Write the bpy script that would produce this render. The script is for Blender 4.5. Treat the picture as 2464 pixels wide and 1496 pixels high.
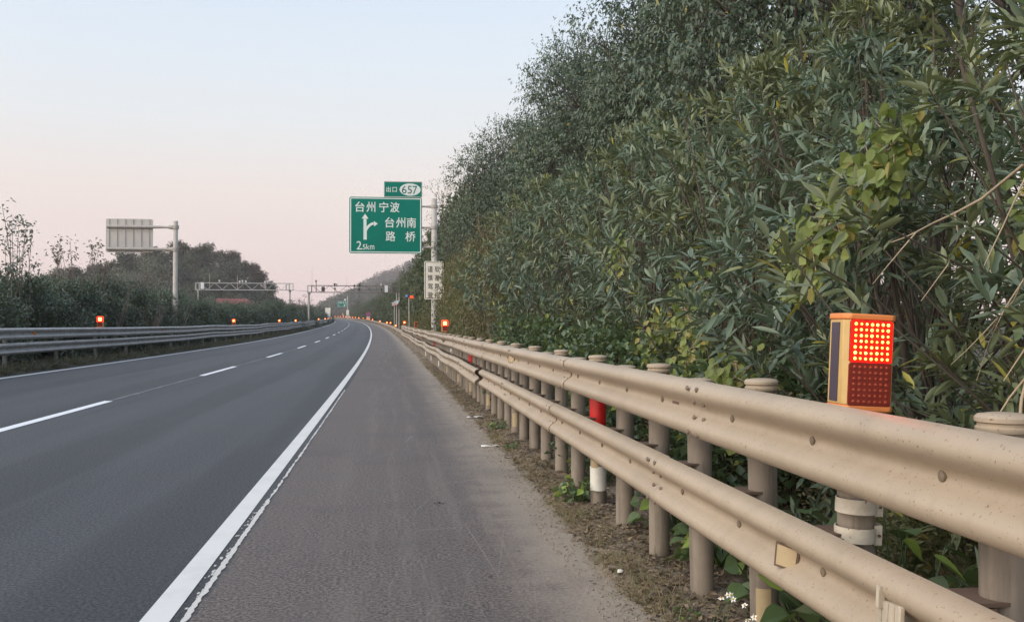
import bpy, math, random
import numpy as np
from math import radians, sin, cos, pi
from mathutils import Vector, Matrix

for _o in list(bpy.data.objects):
    bpy.data.objects.remove(_o)
SC = bpy.context.scene
COL = SC.collection
rng = np.random.default_rng(11)
random.seed(5)

# ------------------------------------------------------------------ camera, sky, sun, exposure
CAM_H = 1.574
cd = bpy.data.cameras.new('camera'); cam = bpy.data.objects.new('camera', cd); COL.objects.link(cam)
cd.sensor_width = 36; cd.lens = 36 * 2350 / 2463; cd.clip_start = .05; cd.clip_end = 6000
cam.location = (0, 0, CAM_H)
cam.rotation_euler = (radians(90) + .0155, 0, -.1218)
SC.camera = cam

SUN_EL, SUN_AZ = radians(42), radians(245)      # azimuth measured clockwise from +Y: behind and to the left
W = bpy.data.worlds.new('World'); SC.world = W; W.use_nodes = True
nt = W.node_tree; nt.nodes.clear()
def N(t, **k):
    n = nt.nodes.new(t)
    for a, b in k.items(): setattr(n, a, b)
    return n
out = N('ShaderNodeOutputWorld'); bg = N('ShaderNodeBackground'); bg.inputs['Strength'].default_value = 1.0
sky = N('ShaderNodeTexSky', sky_type='NISHITA'); sky.sun_disc = False
sky.sun_elevation = radians(4); sky.sun_rotation = SUN_AZ; sky.dust_density = 2.0
tc = N('ShaderNodeTexCoord'); sep = N('ShaderNodeSeparateXYZ')
nt.links.new(tc.outputs['Generated'], sep.inputs[0])
ramp = N('ShaderNodeValToRGB')
def lin(c): return tuple(((v / 255 + .055) / 1.055) ** 2.4 if v > 10 else v / 255 / 12.92 for v in c)
stops = [(0.0, (236, 211, 213)), (.055, (239, 217, 216)), (.13, (239, 225, 221)), (.20, (230, 232, 236)), (.27, (222, 232, 243)),
         (.34, (212, 227, 244)), (.55, (186, 207, 236)), (1.0, (158, 184, 222))]
cr = ramp.color_ramp
while len(cr.elements) < len(stops): cr.elements.new(.5)
for e, (p, c) in zip(cr.elements, stops):
    e.position = p; e.color = (*lin(c), 1)
nt.links.new(sep.outputs['Z'], ramp.inputs[0])
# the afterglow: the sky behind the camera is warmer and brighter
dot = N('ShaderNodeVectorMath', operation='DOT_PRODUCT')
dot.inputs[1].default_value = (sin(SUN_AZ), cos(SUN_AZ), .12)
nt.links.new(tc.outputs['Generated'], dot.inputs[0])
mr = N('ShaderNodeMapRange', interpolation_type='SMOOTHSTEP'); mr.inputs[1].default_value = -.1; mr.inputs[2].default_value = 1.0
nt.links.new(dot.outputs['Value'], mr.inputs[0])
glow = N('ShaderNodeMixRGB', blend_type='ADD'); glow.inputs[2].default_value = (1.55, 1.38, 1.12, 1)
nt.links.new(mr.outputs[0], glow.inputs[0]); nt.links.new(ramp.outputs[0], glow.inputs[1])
nadd = N('ShaderNodeMixRGB', blend_type='ADD'); nadd.inputs[0].default_value = .05
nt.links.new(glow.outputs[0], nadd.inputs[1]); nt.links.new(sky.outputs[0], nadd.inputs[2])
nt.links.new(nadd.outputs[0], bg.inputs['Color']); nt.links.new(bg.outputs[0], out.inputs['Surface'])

sd = bpy.data.lights.new('sun', 'SUN'); sd.energy = 1.0; sd.angle = radians(24); sd.color = (1, .9, .76)
so = bpy.data.objects.new('sun', sd); COL.objects.link(so)
sv = Vector((sin(SUN_AZ) * cos(SUN_EL), cos(SUN_AZ) * cos(SUN_EL), sin(SUN_EL)))
so.rotation_euler = sv.to_track_quat('Z', 'Y').to_euler(); so.location = (-20, -20, 30)

SC.view_settings.view_transform = 'Standard'; SC.view_settings.look = 'None'
SC.view_settings.exposure = 0.0; SC.view_settings.gamma = 1.0
cy = SC.cycles
cy.use_denoising = True; cy.max_bounces = 6; cy.diffuse_bounces = 3; cy.glossy_bounces = 2; cy.transmission_bounces = 3
cy.volume_bounces = 0; cy.sample_clamp_indirect = 4

# ------------------------------------------------------------------ the road's own coordinates: s to the right, y ahead, h up
R, SL, KX, G, Y0 = 5515., -1.245, .0425, .0108, 64.65
def elev(y): return G * 20 * np.log1p(np.exp(np.clip((np.asarray(y, float) - Y0) / 20, -30, 30)))
def WP(s, y, h=0.):
    s = np.asarray(s, float); y = np.asarray(y, float)
    return np.stack(np.broadcast_arrays(s - y * y / (2 * R), y, elev(y) + KX * np.clip(SL - s, 0, 7.755) + h), -1)
def V(s, y, h=0.): return Vector(WP(s, y, h).tolist())
def head(y): return y / R

# ------------------------------------------------------------------ helpers
def np_mesh(name, verts, polys, smooth=False, uv=None):
    me = bpy.data.meshes.new(name)
    verts = np.ascontiguousarray(verts, np.float32)
    me.vertices.add(len(verts)); me.vertices.foreach_set('co', verts.ravel())
    loops = np.concatenate([p.ravel() for p in polys]).astype(np.int32)
    tot = np.concatenate([np.full(len(p), p.shape[1], np.int32) for p in polys])
    start = np.concatenate([[0], np.cumsum(tot)[:-1]]).astype(np.int32)
    me.loops.add(len(loops)); me.loops.foreach_set('vertex_index', loops)
    me.polygons.add(len(tot)); me.polygons.foreach_set('loop_start', start)
    me.polygons.foreach_set('use_smooth', np.full(len(tot), smooth))
    if uv is not None:
        l = me.uv_layers.new(name='UVMap'); l.data.foreach_set('uv', np.ascontiguousarray(uv[loops], np.float32).ravel())
    me.update(calc_edges=True); me.validate()
    return me

def link(name, me, mat=None, parent=None, loc=None, rot=None):
    o = bpy.data.objects.new(name, me); COL.objects.link(o)
    if mat is not None and me is not None and not me.materials: me.materials.append(mat)
    if parent is not None: o.parent = parent
    if loc is not None: o.location = loc
    if rot is not None: o.rotation_euler = rot
    return o

class MB:
    """collects boxes, tubes and prisms of one part"""
    def __init__(s): s.v = []; s.f = []
    def add(s, vs, fs):
        b = len(s.v); s.v += [tuple(map(float, p)) for p in vs]; s.f += [tuple(i + b for i in f) for f in fs]; return s
    def box(s, c, d, rot=None):
        x, y, z = (k / 2 for k in d)
        vs = [Vector((i * x, j * y, k * z)) for k in (-1, 1) for j in (-1, 1) for i in (-1, 1)]
        if rot: vs = [rot @ p for p in vs]
        return s.add([p + Vector(c) for p in vs], [(0, 2, 3, 1), (4, 5, 7, 6), (0, 1, 5, 4), (2, 6, 7, 3), (0, 4, 6, 2), (1, 3, 7, 5)])
    def tube(s, pts, r, n=10, cap=True):
        pts = [Vector(p) for p in pts]; rs = r if hasattr(r, '__len__') else [r] * len(pts)
        vs = []; fs = []
        for i, p in enumerate(pts):
            d = (pts[min(i + 1, len(pts) - 1)] - pts[max(i - 1, 0)]).normalized()
            a = d.orthogonal().normalized() if abs(d.z) < .9 else (Vector((1, 0, 0)) - d * d.x).normalized()
            b = d.cross(a)
            vs += [p + (a * cos(2 * pi * k / n) + b * sin(2 * pi * k / n)) * rs[i] for k in range(n)]
        for i in range(len(pts) - 1):
            for k in range(n): fs.append((i * n + k, i * n + (k + 1) % n, (i + 1) * n + (k + 1) % n, (i + 1) * n + k))
        if cap: fs += [tuple(range(n - 1, -1, -1)), tuple(range((len(pts) - 1) * n, len(pts) * n))]
        return s.add(vs, fs)
    def lathe(s, prof, n=20, c=(0, 0, 0)):
        vs = [(c[0] + r * cos(2 * pi * k / n), c[1] + r * sin(2 * pi * k / n), c[2] + z) for r, z in prof for k in range(n)]
        fs = [(i * n + k, i * n + (k + 1) % n, (i + 1) * n + (k + 1) % n, (i + 1) * n + k) for i in range(len(prof) - 1) for k in range(n)]
        fs += [tuple(range(n - 1, -1, -1)), tuple(range((len(prof) - 1) * n, len(prof) * n))]
        return s.add(vs, fs)
    def prism(s, pts, y0, y1):
        """outline in x,z extruded along y; outline counter-clockwise seen from -y"""
        n = len(pts)
        vs = [(x, y0, z) for x, z in pts] + [(x, y1, z) for x, z in pts]
        return s.add(vs, [tuple(range(n)), tuple(range(2 * n - 1, n - 1, -1))] + [(k, n + k, n + (k + 1) % n, (k + 1) % n) for k in range(n)])
    def mesh(s, name, smooth=True, angle=40):
        me = bpy.data.meshes.new(name); me.from_pydata(s.v, [], s.f)
        if smooth:
            me.polygons.foreach_set('use_smooth', [True] * len(s.f)); me.set_sharp_from_angle(angle=radians(angle))
        me.update(); return me
    def build(s, name, mat, parent=None, loc=None, rot=None, bevel=0, **k):
        o = link(name, s.mesh(name, **k), mat, parent, loc, rot)
        if bevel:
            m = o.modifiers.new('bevel', 'BEVEL'); m.width = bevel; m.segments = 2; m.limit_method = 'ANGLE'; m.angle_limit = radians(40)
        return o

def rrect(x0, z0, x1, z1, r, n=5):
    pts = []
    for cx, cz, a in ((x1 - r, z0 + r, -90), (x1 - r, z1 - r, 0), (x0 + r, z1 - r, 90), (x0 + r, z0 + r, 180)):
        pts += [(cx + r * cos(radians(a + 90 * k / n)), cz + r * sin(radians(a + 90 * k / n))) for k in range(n + 1)]
    return pts

def tag(o, label=None, cat=None, group=None, kind=None):
    if label: o['label'] = label
    if cat: o['category'] = cat
    if group: o['group'] = group
    if kind: o['kind'] = kind
    return o
def empty(name, loc, rz=0.):
    o = bpy.data.objects.new(name, None); COL.objects.link(o); o.location = loc; o.rotation_euler = (0, 0, rz); o.empty_display_size = .3
    return o
def copy_tree(o, parent=None):
    c = o.copy(); COL.objects.link(c); c.parent = parent
    for ch in list(o.children): copy_tree(ch, c)
    return c
ORD = 'first second third fourth fifth sixth seventh eighth ninth tenth eleventh twelfth thirteenth fourteenth fifteenth sixteenth seventeenth eighteenth nineteenth twentieth'.split()
def ordw(i):
    return ORD[i] if i < 20 else 'twenty-' + ORD[i - 20] if i < 29 else 'thirtieth' if i == 29 else 'thirty-' + ORD[i - 30] if i < 39 else 'fortieth'

# ------------------------------------------------------------------ materials
def mat_new(name):
    m = bpy.data.materials.new(name); m.use_nodes = True
    b = m.node_tree.nodes['Principled BSDF']; return m, m.node_tree, b
def mk(nt, t, **k):
    n = nt.nodes.new(t)
    for a, b in k.items(): setattr(n, a, b)
    return n
def mix_rgb(nt, fac, a, b, mode='MIX'):
    n = mk(nt, 'ShaderNodeMixRGB', blend_type=mode)
    for i, v in ((0, fac), (1, a), (2, b)):
        if isinstance(v, (int, float)): n.inputs[i].default_value = v
        elif isinstance(v, tuple): n.inputs[i].default_value = (*v, 1)
        else: nt.links.new(v, n.inputs[i])
    return n.outputs[0]
def noise(nt, scale, detail=4, rough=.6, vec=None, w=None):
    n = mk(nt, 'ShaderNodeTexNoise'); n.inputs['Scale'].default_value = scale; n.inputs['Detail'].default_value = detail; n.inputs['Roughness'].default_value = rough
    if vec is not None: nt.links.new(vec, n.inputs['Vector'])
    return n.outputs['Fac']
def rng_map(nt, v, a, b, c=0., d=1., smooth=True):
    n = mk(nt, 'ShaderNodeMapRange'); n.interpolation_type = 'SMOOTHSTEP' if smooth else 'LINEAR'
    for i, q in enumerate((a, b, c, d)): n.inputs[i + 1].default_value = q
    nt.links.new(v, n.inputs[0]); return n.outputs[0]
def objco(nt): return mk(nt, 'ShaderNodeTexCoord').outputs['Object']
def worldco(nt): return mk(nt, 'ShaderNodeNewGeometry').outputs['Position']
def bump(nt, b, h, strength, dist):
    n = mk(nt, 'ShaderNodeBump'); n.inputs['Strength'].default_value = strength; n.inputs['Distance'].default_value = dist
    nt.links.new(h, n.inputs['Height']); nt.links.new(n.outputs[0], b.inputs['Normal'])

def weathered(name, base, dark, rough=.5, metal=0., scale=3., amt=.5, speck=None, spec=.5, bmp=0., streak=0.):
    """painted or galvanised surface with mottling and, if given, small specks of another colour"""
    m, t, b = mat_new(name); co = worldco(t)
    f = rng_map(t, noise(t, scale, 6, .65, co), .35, .75, 0, amt)
    c = mix_rgb(t, f, base, dark)
    if speck:
        sc, col, lo, hi = speck
        c = mix_rgb(t, rng_map(t, noise(t, sc, 3, .7, co), lo, hi), c, col)
    t.links.new(c, b.inputs['Base Color']); b.inputs['Roughness'].default_value = rough; b.inputs['Metallic'].default_value = metal
    b.inputs['Specular IOR Level'].default_value = spec
    if bmp: bump(t, b, noise(t, 40, 4, .6, co), bmp, .01)
    if streak:
        mp = mk(t, 'ShaderNodeMapping'); mp.inputs['Scale'].default_value = (9, 9, .9); t.links.new(co, mp.inputs[0])
        t.links.new(mix_rgb(t, rng_map(t, noise(t, 1, 5, .7, mp.outputs[0]), .48, .66, 0, streak), c, tuple(k * .45 for k in dark)), b.inputs['Base Color'])
    return m
def plain(name, c, rough=.5, metal=0., spec=.5):
    return weathered(name, c, tuple(k * .72 for k in c), rough, metal, 6., .45, spec=spec)
def emissive(name, c, e, strength, sample=True):
    m, t, b = mat_new(name); b.inputs['Base Color'].default_value = (*c, 1); b.inputs['Emission Color'].default_value = (*e, 1)
    b.inputs['Emission Strength'].default_value = strength; b.inputs['Roughness'].default_value = .4
    if not sample: m.cycles.emission_sampling = 'NONE'
    return m
def leafmat(name, a, b_, yellow=None, rough=.45, trans=.25, patch=.6, spec=.5):
    """each leaf takes a tone of its own between two greens; patches of the plant lean one way; a few leaves yellow"""
    m, t, b = mat_new(name)
    g = mk(t, 'ShaderNodeNewGeometry'); rnd = g.outputs['Random Per Island']
    c = mix_rgb(t, rnd, a, b_)
    n = rng_map(t, noise(t, patch, 3, .6, g.outputs['Position']), .3, .7)
    c = mix_rgb(t, n, c, tuple(k * .62 for k in b_), 'MIX') if False else mix_rgb(t, rng_map(t, noise(t, patch, 3, .6, g.outputs['Position']), .35, .7, 0, .55), c, tuple((x * .8, x * .78, x * .95)[i] for i, x in enumerate(a)))
    if yellow:
        w = mk(t, 'ShaderNodeTexWhiteNoise', noise_dimensions='1D'); t.links.new(rnd, w.inputs['W'])
        c = mix_rgb(t, rng_map(t, w.outputs['Value'], yellow[1] - .005, yellow[1], smooth=False), c, yellow[0])
    t.links.new(c, b.inputs['Base Color']); b.inputs['Roughness'].default_value = rough; b.inputs['Specular IOR Level'].default_value = spec
    if trans:
        tr = mk(t, 'ShaderNodeBsdfTranslucent'); t.links.new(mix_rgb(t, .35, c, (.35, .4, .08), 'MIX'), tr.inputs['Color'])
        mx = mk(t, 'ShaderNodeMixShader'); mx.inputs[0].default_value = trans
        o = t.nodes['Material Output']; t.links.new(b.outputs[0], mx.inputs[1]); t.links.new(tr.outputs[0], mx.inputs[2]); t.links.new(mx.outputs[0], o.inputs['Surface'])
    return m

M = {}
M['rail'] = weathered('dusty_beige_steel', (.42, .342, .258), (.31, .25, .185), .5, 0, 1.1, .6, (75., (.17, .10, .06), .635, .68), spec=.4, streak=.10)
M['post'] = weathered('dusty_post_steel', (.29, .245, .20), (.19, .16, .135), .6, 0, 3., .8, (30., (.12, .08, .05), .72, .8), streak=.5)
M['galv'] = weathered('galvanised_steel', (.405, .405, .40), (.28, .28, .275), .45, .12, 1.2, .8, (9., (.2, .18, .16), .70, .8), streak=.5)
M['pole'] = weathered('grey_painted_pole', (.50, .48, .46), (.36, .34, .31), .5, 0, 2.2, .8)
M['arm'] = weathered('grey_arm_steel', (.40, .38, .36), (.27, .25, .24), .5, 0, 2.2, .8)
M['signback'] = weathered('aluminium_sign_back', (.47, .455, .44), (.37, .36, .345), .42, .1, .9, .8)
M['bolt'] = weathered('grimy_bolt_head', (.20, .155, .115), (.12, .09, .065), .6, 0, 20, .8)
M['rust'] = plain('rusty_brown_steel', (.13, .085, .06), .7)
M['green'] = weathered('sign_green', (.0, .19, .142), (.0, .16, .122), .6, 0, .7, .9, spec=.15)
M['white'] = weathered('reflective_white', (.70, .78, .76), (.60, .68, .66), .4, 0, 2., .6)
M['cream'] = weathered('dirty_white_board', (.86, .83, .75), (.72, .68, .60), .45, 0, 2.5, .8)
M['ink'] = plain('black_lettering', (.03, .03, .028), .5)
M['yellow'] = weathered('ochre_plastic', (.60, .40, .155), (.48, .32, .13), .4, 0, 12, .5)
M['orange'] = weathered('orange_plastic', (.78, .26, .075), (.62, .20, .06), .38, 0, 12, .5)
M['solar'] = weathered('solar_cell', (.075, .06, .085), (.05, .045, .07), .25, 0, 4, .5)
M['redpanel'] = emissive('lit_red_lens', (.25, .003, .002), (1, .0015, .0), 6.)
M['led'] = emissive('led_glow', (1, .7, .2), (1, .55, .10), 6.)
def led_mat():
    m, t, b = mat_new('led_glow'); rnd = mk(t, 'ShaderNodeNewGeometry').outputs['Random Per Island']
    b.inputs['Base Color'].default_value = (1, .6, .2, 1); t.links.new(mix_rgb(t, rnd, (1, .40, .04), (1, .58, .11)), b.inputs['Emission Color']); t.links.new(rng_map(t, rnd, 0, 1, 2.6, 5), b.inputs['Emission Strength']); return m
M['led'] = led_mat()
M['redpanel_far'] = emissive('lit_red_lens_distant', (.5, .01, .005), (1, .008, .004), 5, False)
M['led_far'] = emissive('led_glow_distant', (1, .6, .2), (1, .55, .12), 5, False)
M['darkred'] = weathered('unlit_red_lens', (.22, .022, .012), (.14, .014, .01), .3, 0, 10, .5)
M['lens'] = plain('red_lens_stud', (.36, .07, .035), .25)
M['tapered'] = weathered('red_reflective_tape', (.62, .02, .02), (.45, .015, .015), .35, 0, 8, .5)
M['tapeyel'] = weathered('yellowed_reflective_tape', (.47, .37, .23), (.36, .28, .17), .4, 0, 10, .7)
M['tapewht'] = weathered('white_reflective_tape', (.78, .77, .72), (.6, .57, .5), .4, 0, 10, .6)
M['orangeref'] = plain('orange_reflector', (.65, .22, .03), .35)
M['darkbox'] = plain('dark_device_housing', (.05, .04, .04), .5)
M['whitebox'] = plain('white_device_housing', (.75, .76, .78), .45)
M['solarpanel'] = plain('pale_solar_panel', (.33, .37, .36), .3)
M['bluelamp'] = emissive('blue_beacon', (.1, .2, .5), (.25, .5, .9), .25, False)
M['redlamp'] = emissive('red_beacon', (.5, .05, .02), (1, .08, .03), 1.0, False)
M['roof'] = weathered('red_roof', (.24, .065, .058), (.16, .05, .045), .6, 0, .6, .8)
M['wall'] = plain('pale_render', (.6, .58, .55), .7)
M['purple'] = plain('violet_sign_face', (.17, .08, .32), .4)
M['redring'] = plain('red_sign_ring', (.5, .05, .08), .4)
M['bark'] = weathered('brown_bark', (.075, .062, .052), (.04, .033, .028), .85, 0, 5., .9, bmp=.5)
M['twig'] = weathered('grey_twig', (.11, .09, .07), (.06, .048, .038), .8, 0, 5., .8)
M['cane'] = weathered('pale_dead_cane', (.42, .34, .24), (.28, .22, .15), .75, 0, 8., .8)
M['bare'] = weathered('bare_stem', (.22, .18, .16), (.14, .11, .10), .8, 0, 3., .8)
M['oleander'] = leafmat('oleander_leaf', (.088, .134, .084), (.238, .305, .215), ((.36, .33, .05), .992), .40, .10, .45)
M['canopy'] = leafmat('canopy_leaf', (.062, .100, .066), (.148, .200, .132), ((.25, .24, .06), .99), .45, .10, .3)
M['thin'] = leafmat('thin_tree_leaf', (.12, .13, .06), (.21, .205, .11), ((.30, .24, .07), .97), .5, .35, .4)
M['drybush'] = leafmat('dry_shrub_leaf', (.125, .11, .062), (.235, .20, .12), ((.12, .15, .06), .8), .6, .2, .6)
M['kudzu'] = leafmat('kudzu_leaf', (.15, .22, .05), (.34, .38, .11), ((.36, .31, .10), .90), .5, .3, 1.2)
M['weed'] = leafmat('weed_leaf', (.07, .12, .045), (.15, .22, .09), ((.24, .34, .07), .9), .45, .2, 2.)
M['hedge'] = leafmat('hedge_leaf', (.052, .084, .064), (.125, .17, .125), ((.16, .15, .06), .985), .5, .12, .3)
M['hedge_brown'] = leafmat('purplish_shrub_leaf', (.10, .078, .072), (.17, .13, .115), ((.09, .11, .06), .8), .6, .15, .4)
M['wall_tree'] = leafmat('roadside_tree_leaf', (.034, .058, .030), (.09, .115, .058), ((.2, .2, .05), .98), .5, .15, .12)
M['hilltree'] = leafmat('hill_tree_leaf', (.038, .052, .034), (.085, .098, .058), ((.16, .12, .08), .93), .6, .1, .06)
M['hilltree_brown'] = leafmat('hill_tree_brown_leaf', (.070, .053, .040), (.12, .094, .07), None, .6, .1, .06)
M['drygrass'] = leafmat('dry_grass_blade', (.20, .155, .085), (.36, .29, .18), ((.14, .17, .06), .88), .7, .2, 1.5)
M['vergegrass'] = leafmat('verge_grass_blade', (.09, .085, .06), (.22, .20, .15), ((.08, .10, .05), .7), .7, .15, .8)
M['deadleaf'] = leafmat('dead_leaf', (.14, .10, .065), (.30, .23, .155), ((.05, .035, .03), .8), .7, .1, 2.)
M['stone'] = weathered('gravel_stone', (.30, .26, .22), (.14, .12, .11), .8, 0, 30, .9)
M['petal'] = plain('white_petal', (.8, .8, .78), .5)
M['pollen'] = plain('yellow_flower_centre', (.65, .40, .03), .6)

# asphalt: texture laid out in the road's own (s, y) metres
def asphalt():
    m, t, b = mat_new('asphalt')
    uv = mk(t, 'ShaderNodeUVMap').outputs[0]; sx = mk(t, 'ShaderNodeSeparateXYZ'); t.links.new(uv, sx.inputs[0]); s = sx.outputs['X']
    fine = noise(t, 42, 4, .85, uv); mid = noise(t, 9, 5, .6, uv)
    mp = mk(t, 'ShaderNodeMapping'); mp.inputs['Scale'].default_value = (1.2, .05, 1); t.links.new(uv, mp.inputs[0])
    streak = noise(t, 1.0, 4, .6, mp.outputs[0])
    road = mix_rgb(t, rng_map(t, fine, .45, .56), (.008, .009, .011), (.082, .085, .094))
    road = mix_rgb(t, rng_map(t, streak, .35, .7, 0, .45), road, (.070, .073, .080))
    sh = mix_rgb(t, rng_map(t, fine, .44, .57), (.034, .027, .025), (.192, .155, .138))
    sh = mix_rgb(t, rng_map(t, noise(t, 1.3, 5, .6, uv), .4, .7, 0, .5), sh, (.10, .088, .082))
    n2 = mk(t, 'ShaderNodeMath', operation='MULTIPLY_ADD'); t.links.new(mid, n2.inputs[0]); n2.inputs[1].default_value = .10; t.links.new(s, n2.inputs[2])
    wv2 = mk(t, 'ShaderNodeMath', operation='SINE'); ws = mk(t, 'ShaderNodeMath', operation='MULTIPLY_ADD'); t.links.new(s, ws.inputs[0]); ws.inputs[1].default_value = 3.22; t.links.new(rng_map(t, streak, .3, .7, -1.2, 1.2), ws.inputs[2]); t.links.new(ws.outputs[0], wv2.inputs[0])
    road = mix_rgb(t, rng_map(t, wv2.outputs[0], -.4, 1, 0, .8), road, mix_rgb(t, rng_map(t, fine, .45, .56), (.006, .007, .008), (.050, .052, .058)))
    c = mix_rgb(t, rng_map(t, n2.outputs[0], -1.03, -.99), road, sh)
    mp4 = mk(t, 'ShaderNodeMapping'); mp4.inputs['Scale'].default_value = (4.5, .16, 1); t.links.new(uv, mp4.inputs[0])
    st2 = mk(t, 'ShaderNodeMath', operation='MULTIPLY'); t.links.new(rng_map(t, noise(t, 1, 5, .65, mp4.outputs[0]), .47, .62), st2.inputs[0]); t.links.new(rng_map(t, s, -.9, -.2, 0, .22), st2.inputs[1])
    c = mix_rgb(t, st2.outputs[0], c, (.23, .195, .165))
    # dust towards the verge
    n3 = mk(t, 'ShaderNodeMath', operation='MULTIPLY_ADD'); t.links.new(noise(t, 2.2, 6, .7, uv), n3.inputs[0]); n3.inputs[1].default_value = 1.1; t.links.new(s, n3.inputs[2])
    c = mix_rgb(t, rng_map(t, n3.outputs[0], 1.05, 1.95, 0, .85), c, mix_rgb(t, fine, (.24, .20, .16), (.42, .36, .29)))
    # dark drips and pale scuffs
    c = mix_rgb(t, rng_map(t, noise(t, .55, 6, .7, uv), .5, .7, 0, .45), c, mix_rgb(t, rng_map(t, fine, .45, .56), (.02, .02, .021), (.085, .08, .078)))
    c = mix_rgb(t, rng_map(t, noise(t, 14, 2, .5, uv), .71, .73, 0, .9), c, (.02, .02, .022))
    mp2 = mk(t, 'ShaderNodeMapping'); mp2.inputs['Scale'].default_value = (3.2, 20, 1); mp2.inputs['Location'].default_value = (3, 7, 0); t.links.new(uv, mp2.inputs[0])
    c = mix_rgb(t, rng_map(t, noise(t, 1, 3, .6, mp2.outputs[0]), .735, .80, 0, .55), c, (.42, .40, .38))
    # thin cracks along the shoulder
    wv = mk(t, 'ShaderNodeTexVoronoi', feature='DISTANCE_TO_EDGE'); mp3 = mk(t, 'ShaderNodeMapping'); mp3.inputs['Scale'].default_value = (.8, .10, 1)
    t.links.new(mix_rgb(t, .06, uv, mk(t, 'ShaderNodeTexNoise').outputs['Color'], 'ADD'), mp3.inputs[0]); t.links.new(mp3.outputs[0], wv.inputs['Vector'])
    cm = mk(t, 'ShaderNodeMath', operation='MULTIPLY'); t.links.new(rng_map(t, wv.outputs['Distance'], .001, .005, .28, 0), cm.inputs[0]); t.links.new(rng_map(t, s, -.6, -.1), cm.inputs[1])
    c = mix_rgb(t, cm.outputs[0], c, (.36, .33, .30))
    t.links.new(c, b.inputs['Base Color']); b.inputs['Roughness'].default_value = .60; b.inputs['Specular IOR Level'].default_value = .36
    bump(t, b, fine, .3, .010)
    return m
M['asphalt'] = asphalt()

def soil(name, a, b_, c_, uvd=False):
    m, t, b = mat_new(name); co = worldco(t)
    c = mix_rgb(t, rng_map(t, noise(t, 60, 5, .7, co), .35, .65), a, b_)
    c = mix_rgb(t, rng_map(t, noise(t, 2.5, 5, .7, co), .42, .62, 0, .85), c, c_)
    t.links.new(c, b.inputs['Base Color']); b.inputs['Roughness'].default_value = .9; b.inputs['Specular IOR Level'].default_value = .2
    bump(t, b, noise(t, 30, 6, .75, co), .8, .03); return m
M['soil'] = soil('dusty_soil', (.20, .16, .122), (.40, .325, .25), (.085, .062, .046))
M['ground'] = soil('ground_cover', (.05, .055, .035), (.10, .10, .065), (.06, .05, .035))
M['hillsoil'] = soil('hill_undergrowth', (.045, .055, .04), (.08, .085, .06), (.06, .055, .045))

def paint(name, col, wear):
    m, t, b = mat_new(name); co = worldco(t)
    c = mix_rgb(t, rng_map(t, noise(t, 3, 5, .7, co), .4, .7, 0, .35), col, tuple(k * .72 for k in col))
    c = mix_rgb(t, rng_map(t, noise(t, 70, 4, .8, co), wear, wear + .10, 0, .8), c, (.12, .12, .12))
    t.links.new(c, b.inputs['Base Color']); b.inputs['Roughness'].default_value = .6
    bump(t, b, noise(t, 90, 4, .7, co), .3, .006); return m
M['line'] = paint('white_road_paint', (.68, .68, .67), .66)
M['dash'] = paint('bright_road_paint', (.80, .82, .86), .70)
M['oldline'] = paint('worn_road_paint', (.60, .585, .56), .56)
M['ghost'] = paint('faded_road_paint', (.20, .21, .225), .5)

# ------------------------------------------------------------------ ground, road, markings
def ribbon(name, mat, ss, ys, h=0., hf=None, parent=None, kind='structure'):
    ss = np.asarray(ss, float); ys = np.asarray(ys, float)
    S, Y = np.meshgrid(ss, ys)
    P = WP(S, Y, h if hf is None else hf(S, Y))
    n, m = S.shape; idx = np.arange(n * m).reshape(n, m)
    q = np.stack([idx[:-1, :-1], idx[:-1, 1:], idx[1:, 1:], idx[1:, :-1]], -1).reshape(-1, 4)
    me = np_mesh(name, P.reshape(-1, 3), [q], True, np.stack([S, Y], -1).reshape(-1, 2))
    o = link(name, me, mat, parent)
    if kind: o['kind'] = kind
    return o
Yroad = np.concatenate([np.arange(-8, 60, 2.), np.arange(60, 780, 6.)])
ribbon('ground', M['ground'], [-520, -300, -150, -80, -50, -35, -29, -28, -16, -15, -11, -9.6, -9, -5, -1.245, 1.3, 2, 4, 8, 20, 60, 150, 400],
       np.concatenate([np.arange(-40, 60, 4.), np.arange(60, 1860, 20.)]), -.06)
ribbon('road', M['asphalt'], [-9.5, -9.0, -7, -5.17, -3, -1.245, -1.0, 0, 1.0, 1.45], Yroad, 0)
ribbon('opposite_road', M['asphalt'], [-28, -24, -20, -16], Yroad, -.03)

def hash2(S, Y, f):
    return np.sin(S * f * 1.7 + np.sin(Y * f * 1.3) * 2.1) * np.cos(Y * f * 1.1 + np.sin(S * f * .9) * 1.7)
def verge_h(S, Y):
    n = .5 * hash2(S, Y, 3.1) + .3 * hash2(S + 3, Y, 7.3) + .2 * hash2(S, Y + 5, 17.)
    e = np.clip((S - 1.22 + .10 * hash2(S * 0, Y, 1.9) + .06 * hash2(S * 0, Y, 6.1)) / .3, 0, 1)
    return -.03 + e * (.045 + .022 * n)
ribbon('verge', M['soil'], np.concatenate([np.arange(1.05, 2.3, .04), np.arange(2.3, 4.6, .15)]),
       np.concatenate([np.arange(-1, 14, .05), np.arange(14, 40, .15), np.arange(40, 130, .6)]), 0, verge_h)
ribbon('far_verge', M['soil'], [1.2, 1.35, 1.6, 2.2, 3.0], np.arange(130, 720, 6.), 0, lambda S, Y: -.02 + np.clip(S - 1.25, 0, .4) * .08)
ribbon('median_verge', M['ground'], np.concatenate([np.arange(-16, -10, 1.), np.arange(-10, -9.1, .07)]), np.concatenate([np.arange(8, 80, .25), np.arange(80, 400, 3.)]), 0,
       lambda S, Y: -.02 + np.clip((-9.25 - S + .08 * hash2(S * 0, Y, 2.3)) / .3, 0, 1) * (.05 + .02 * hash2(S, Y, 4.)))

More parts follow.
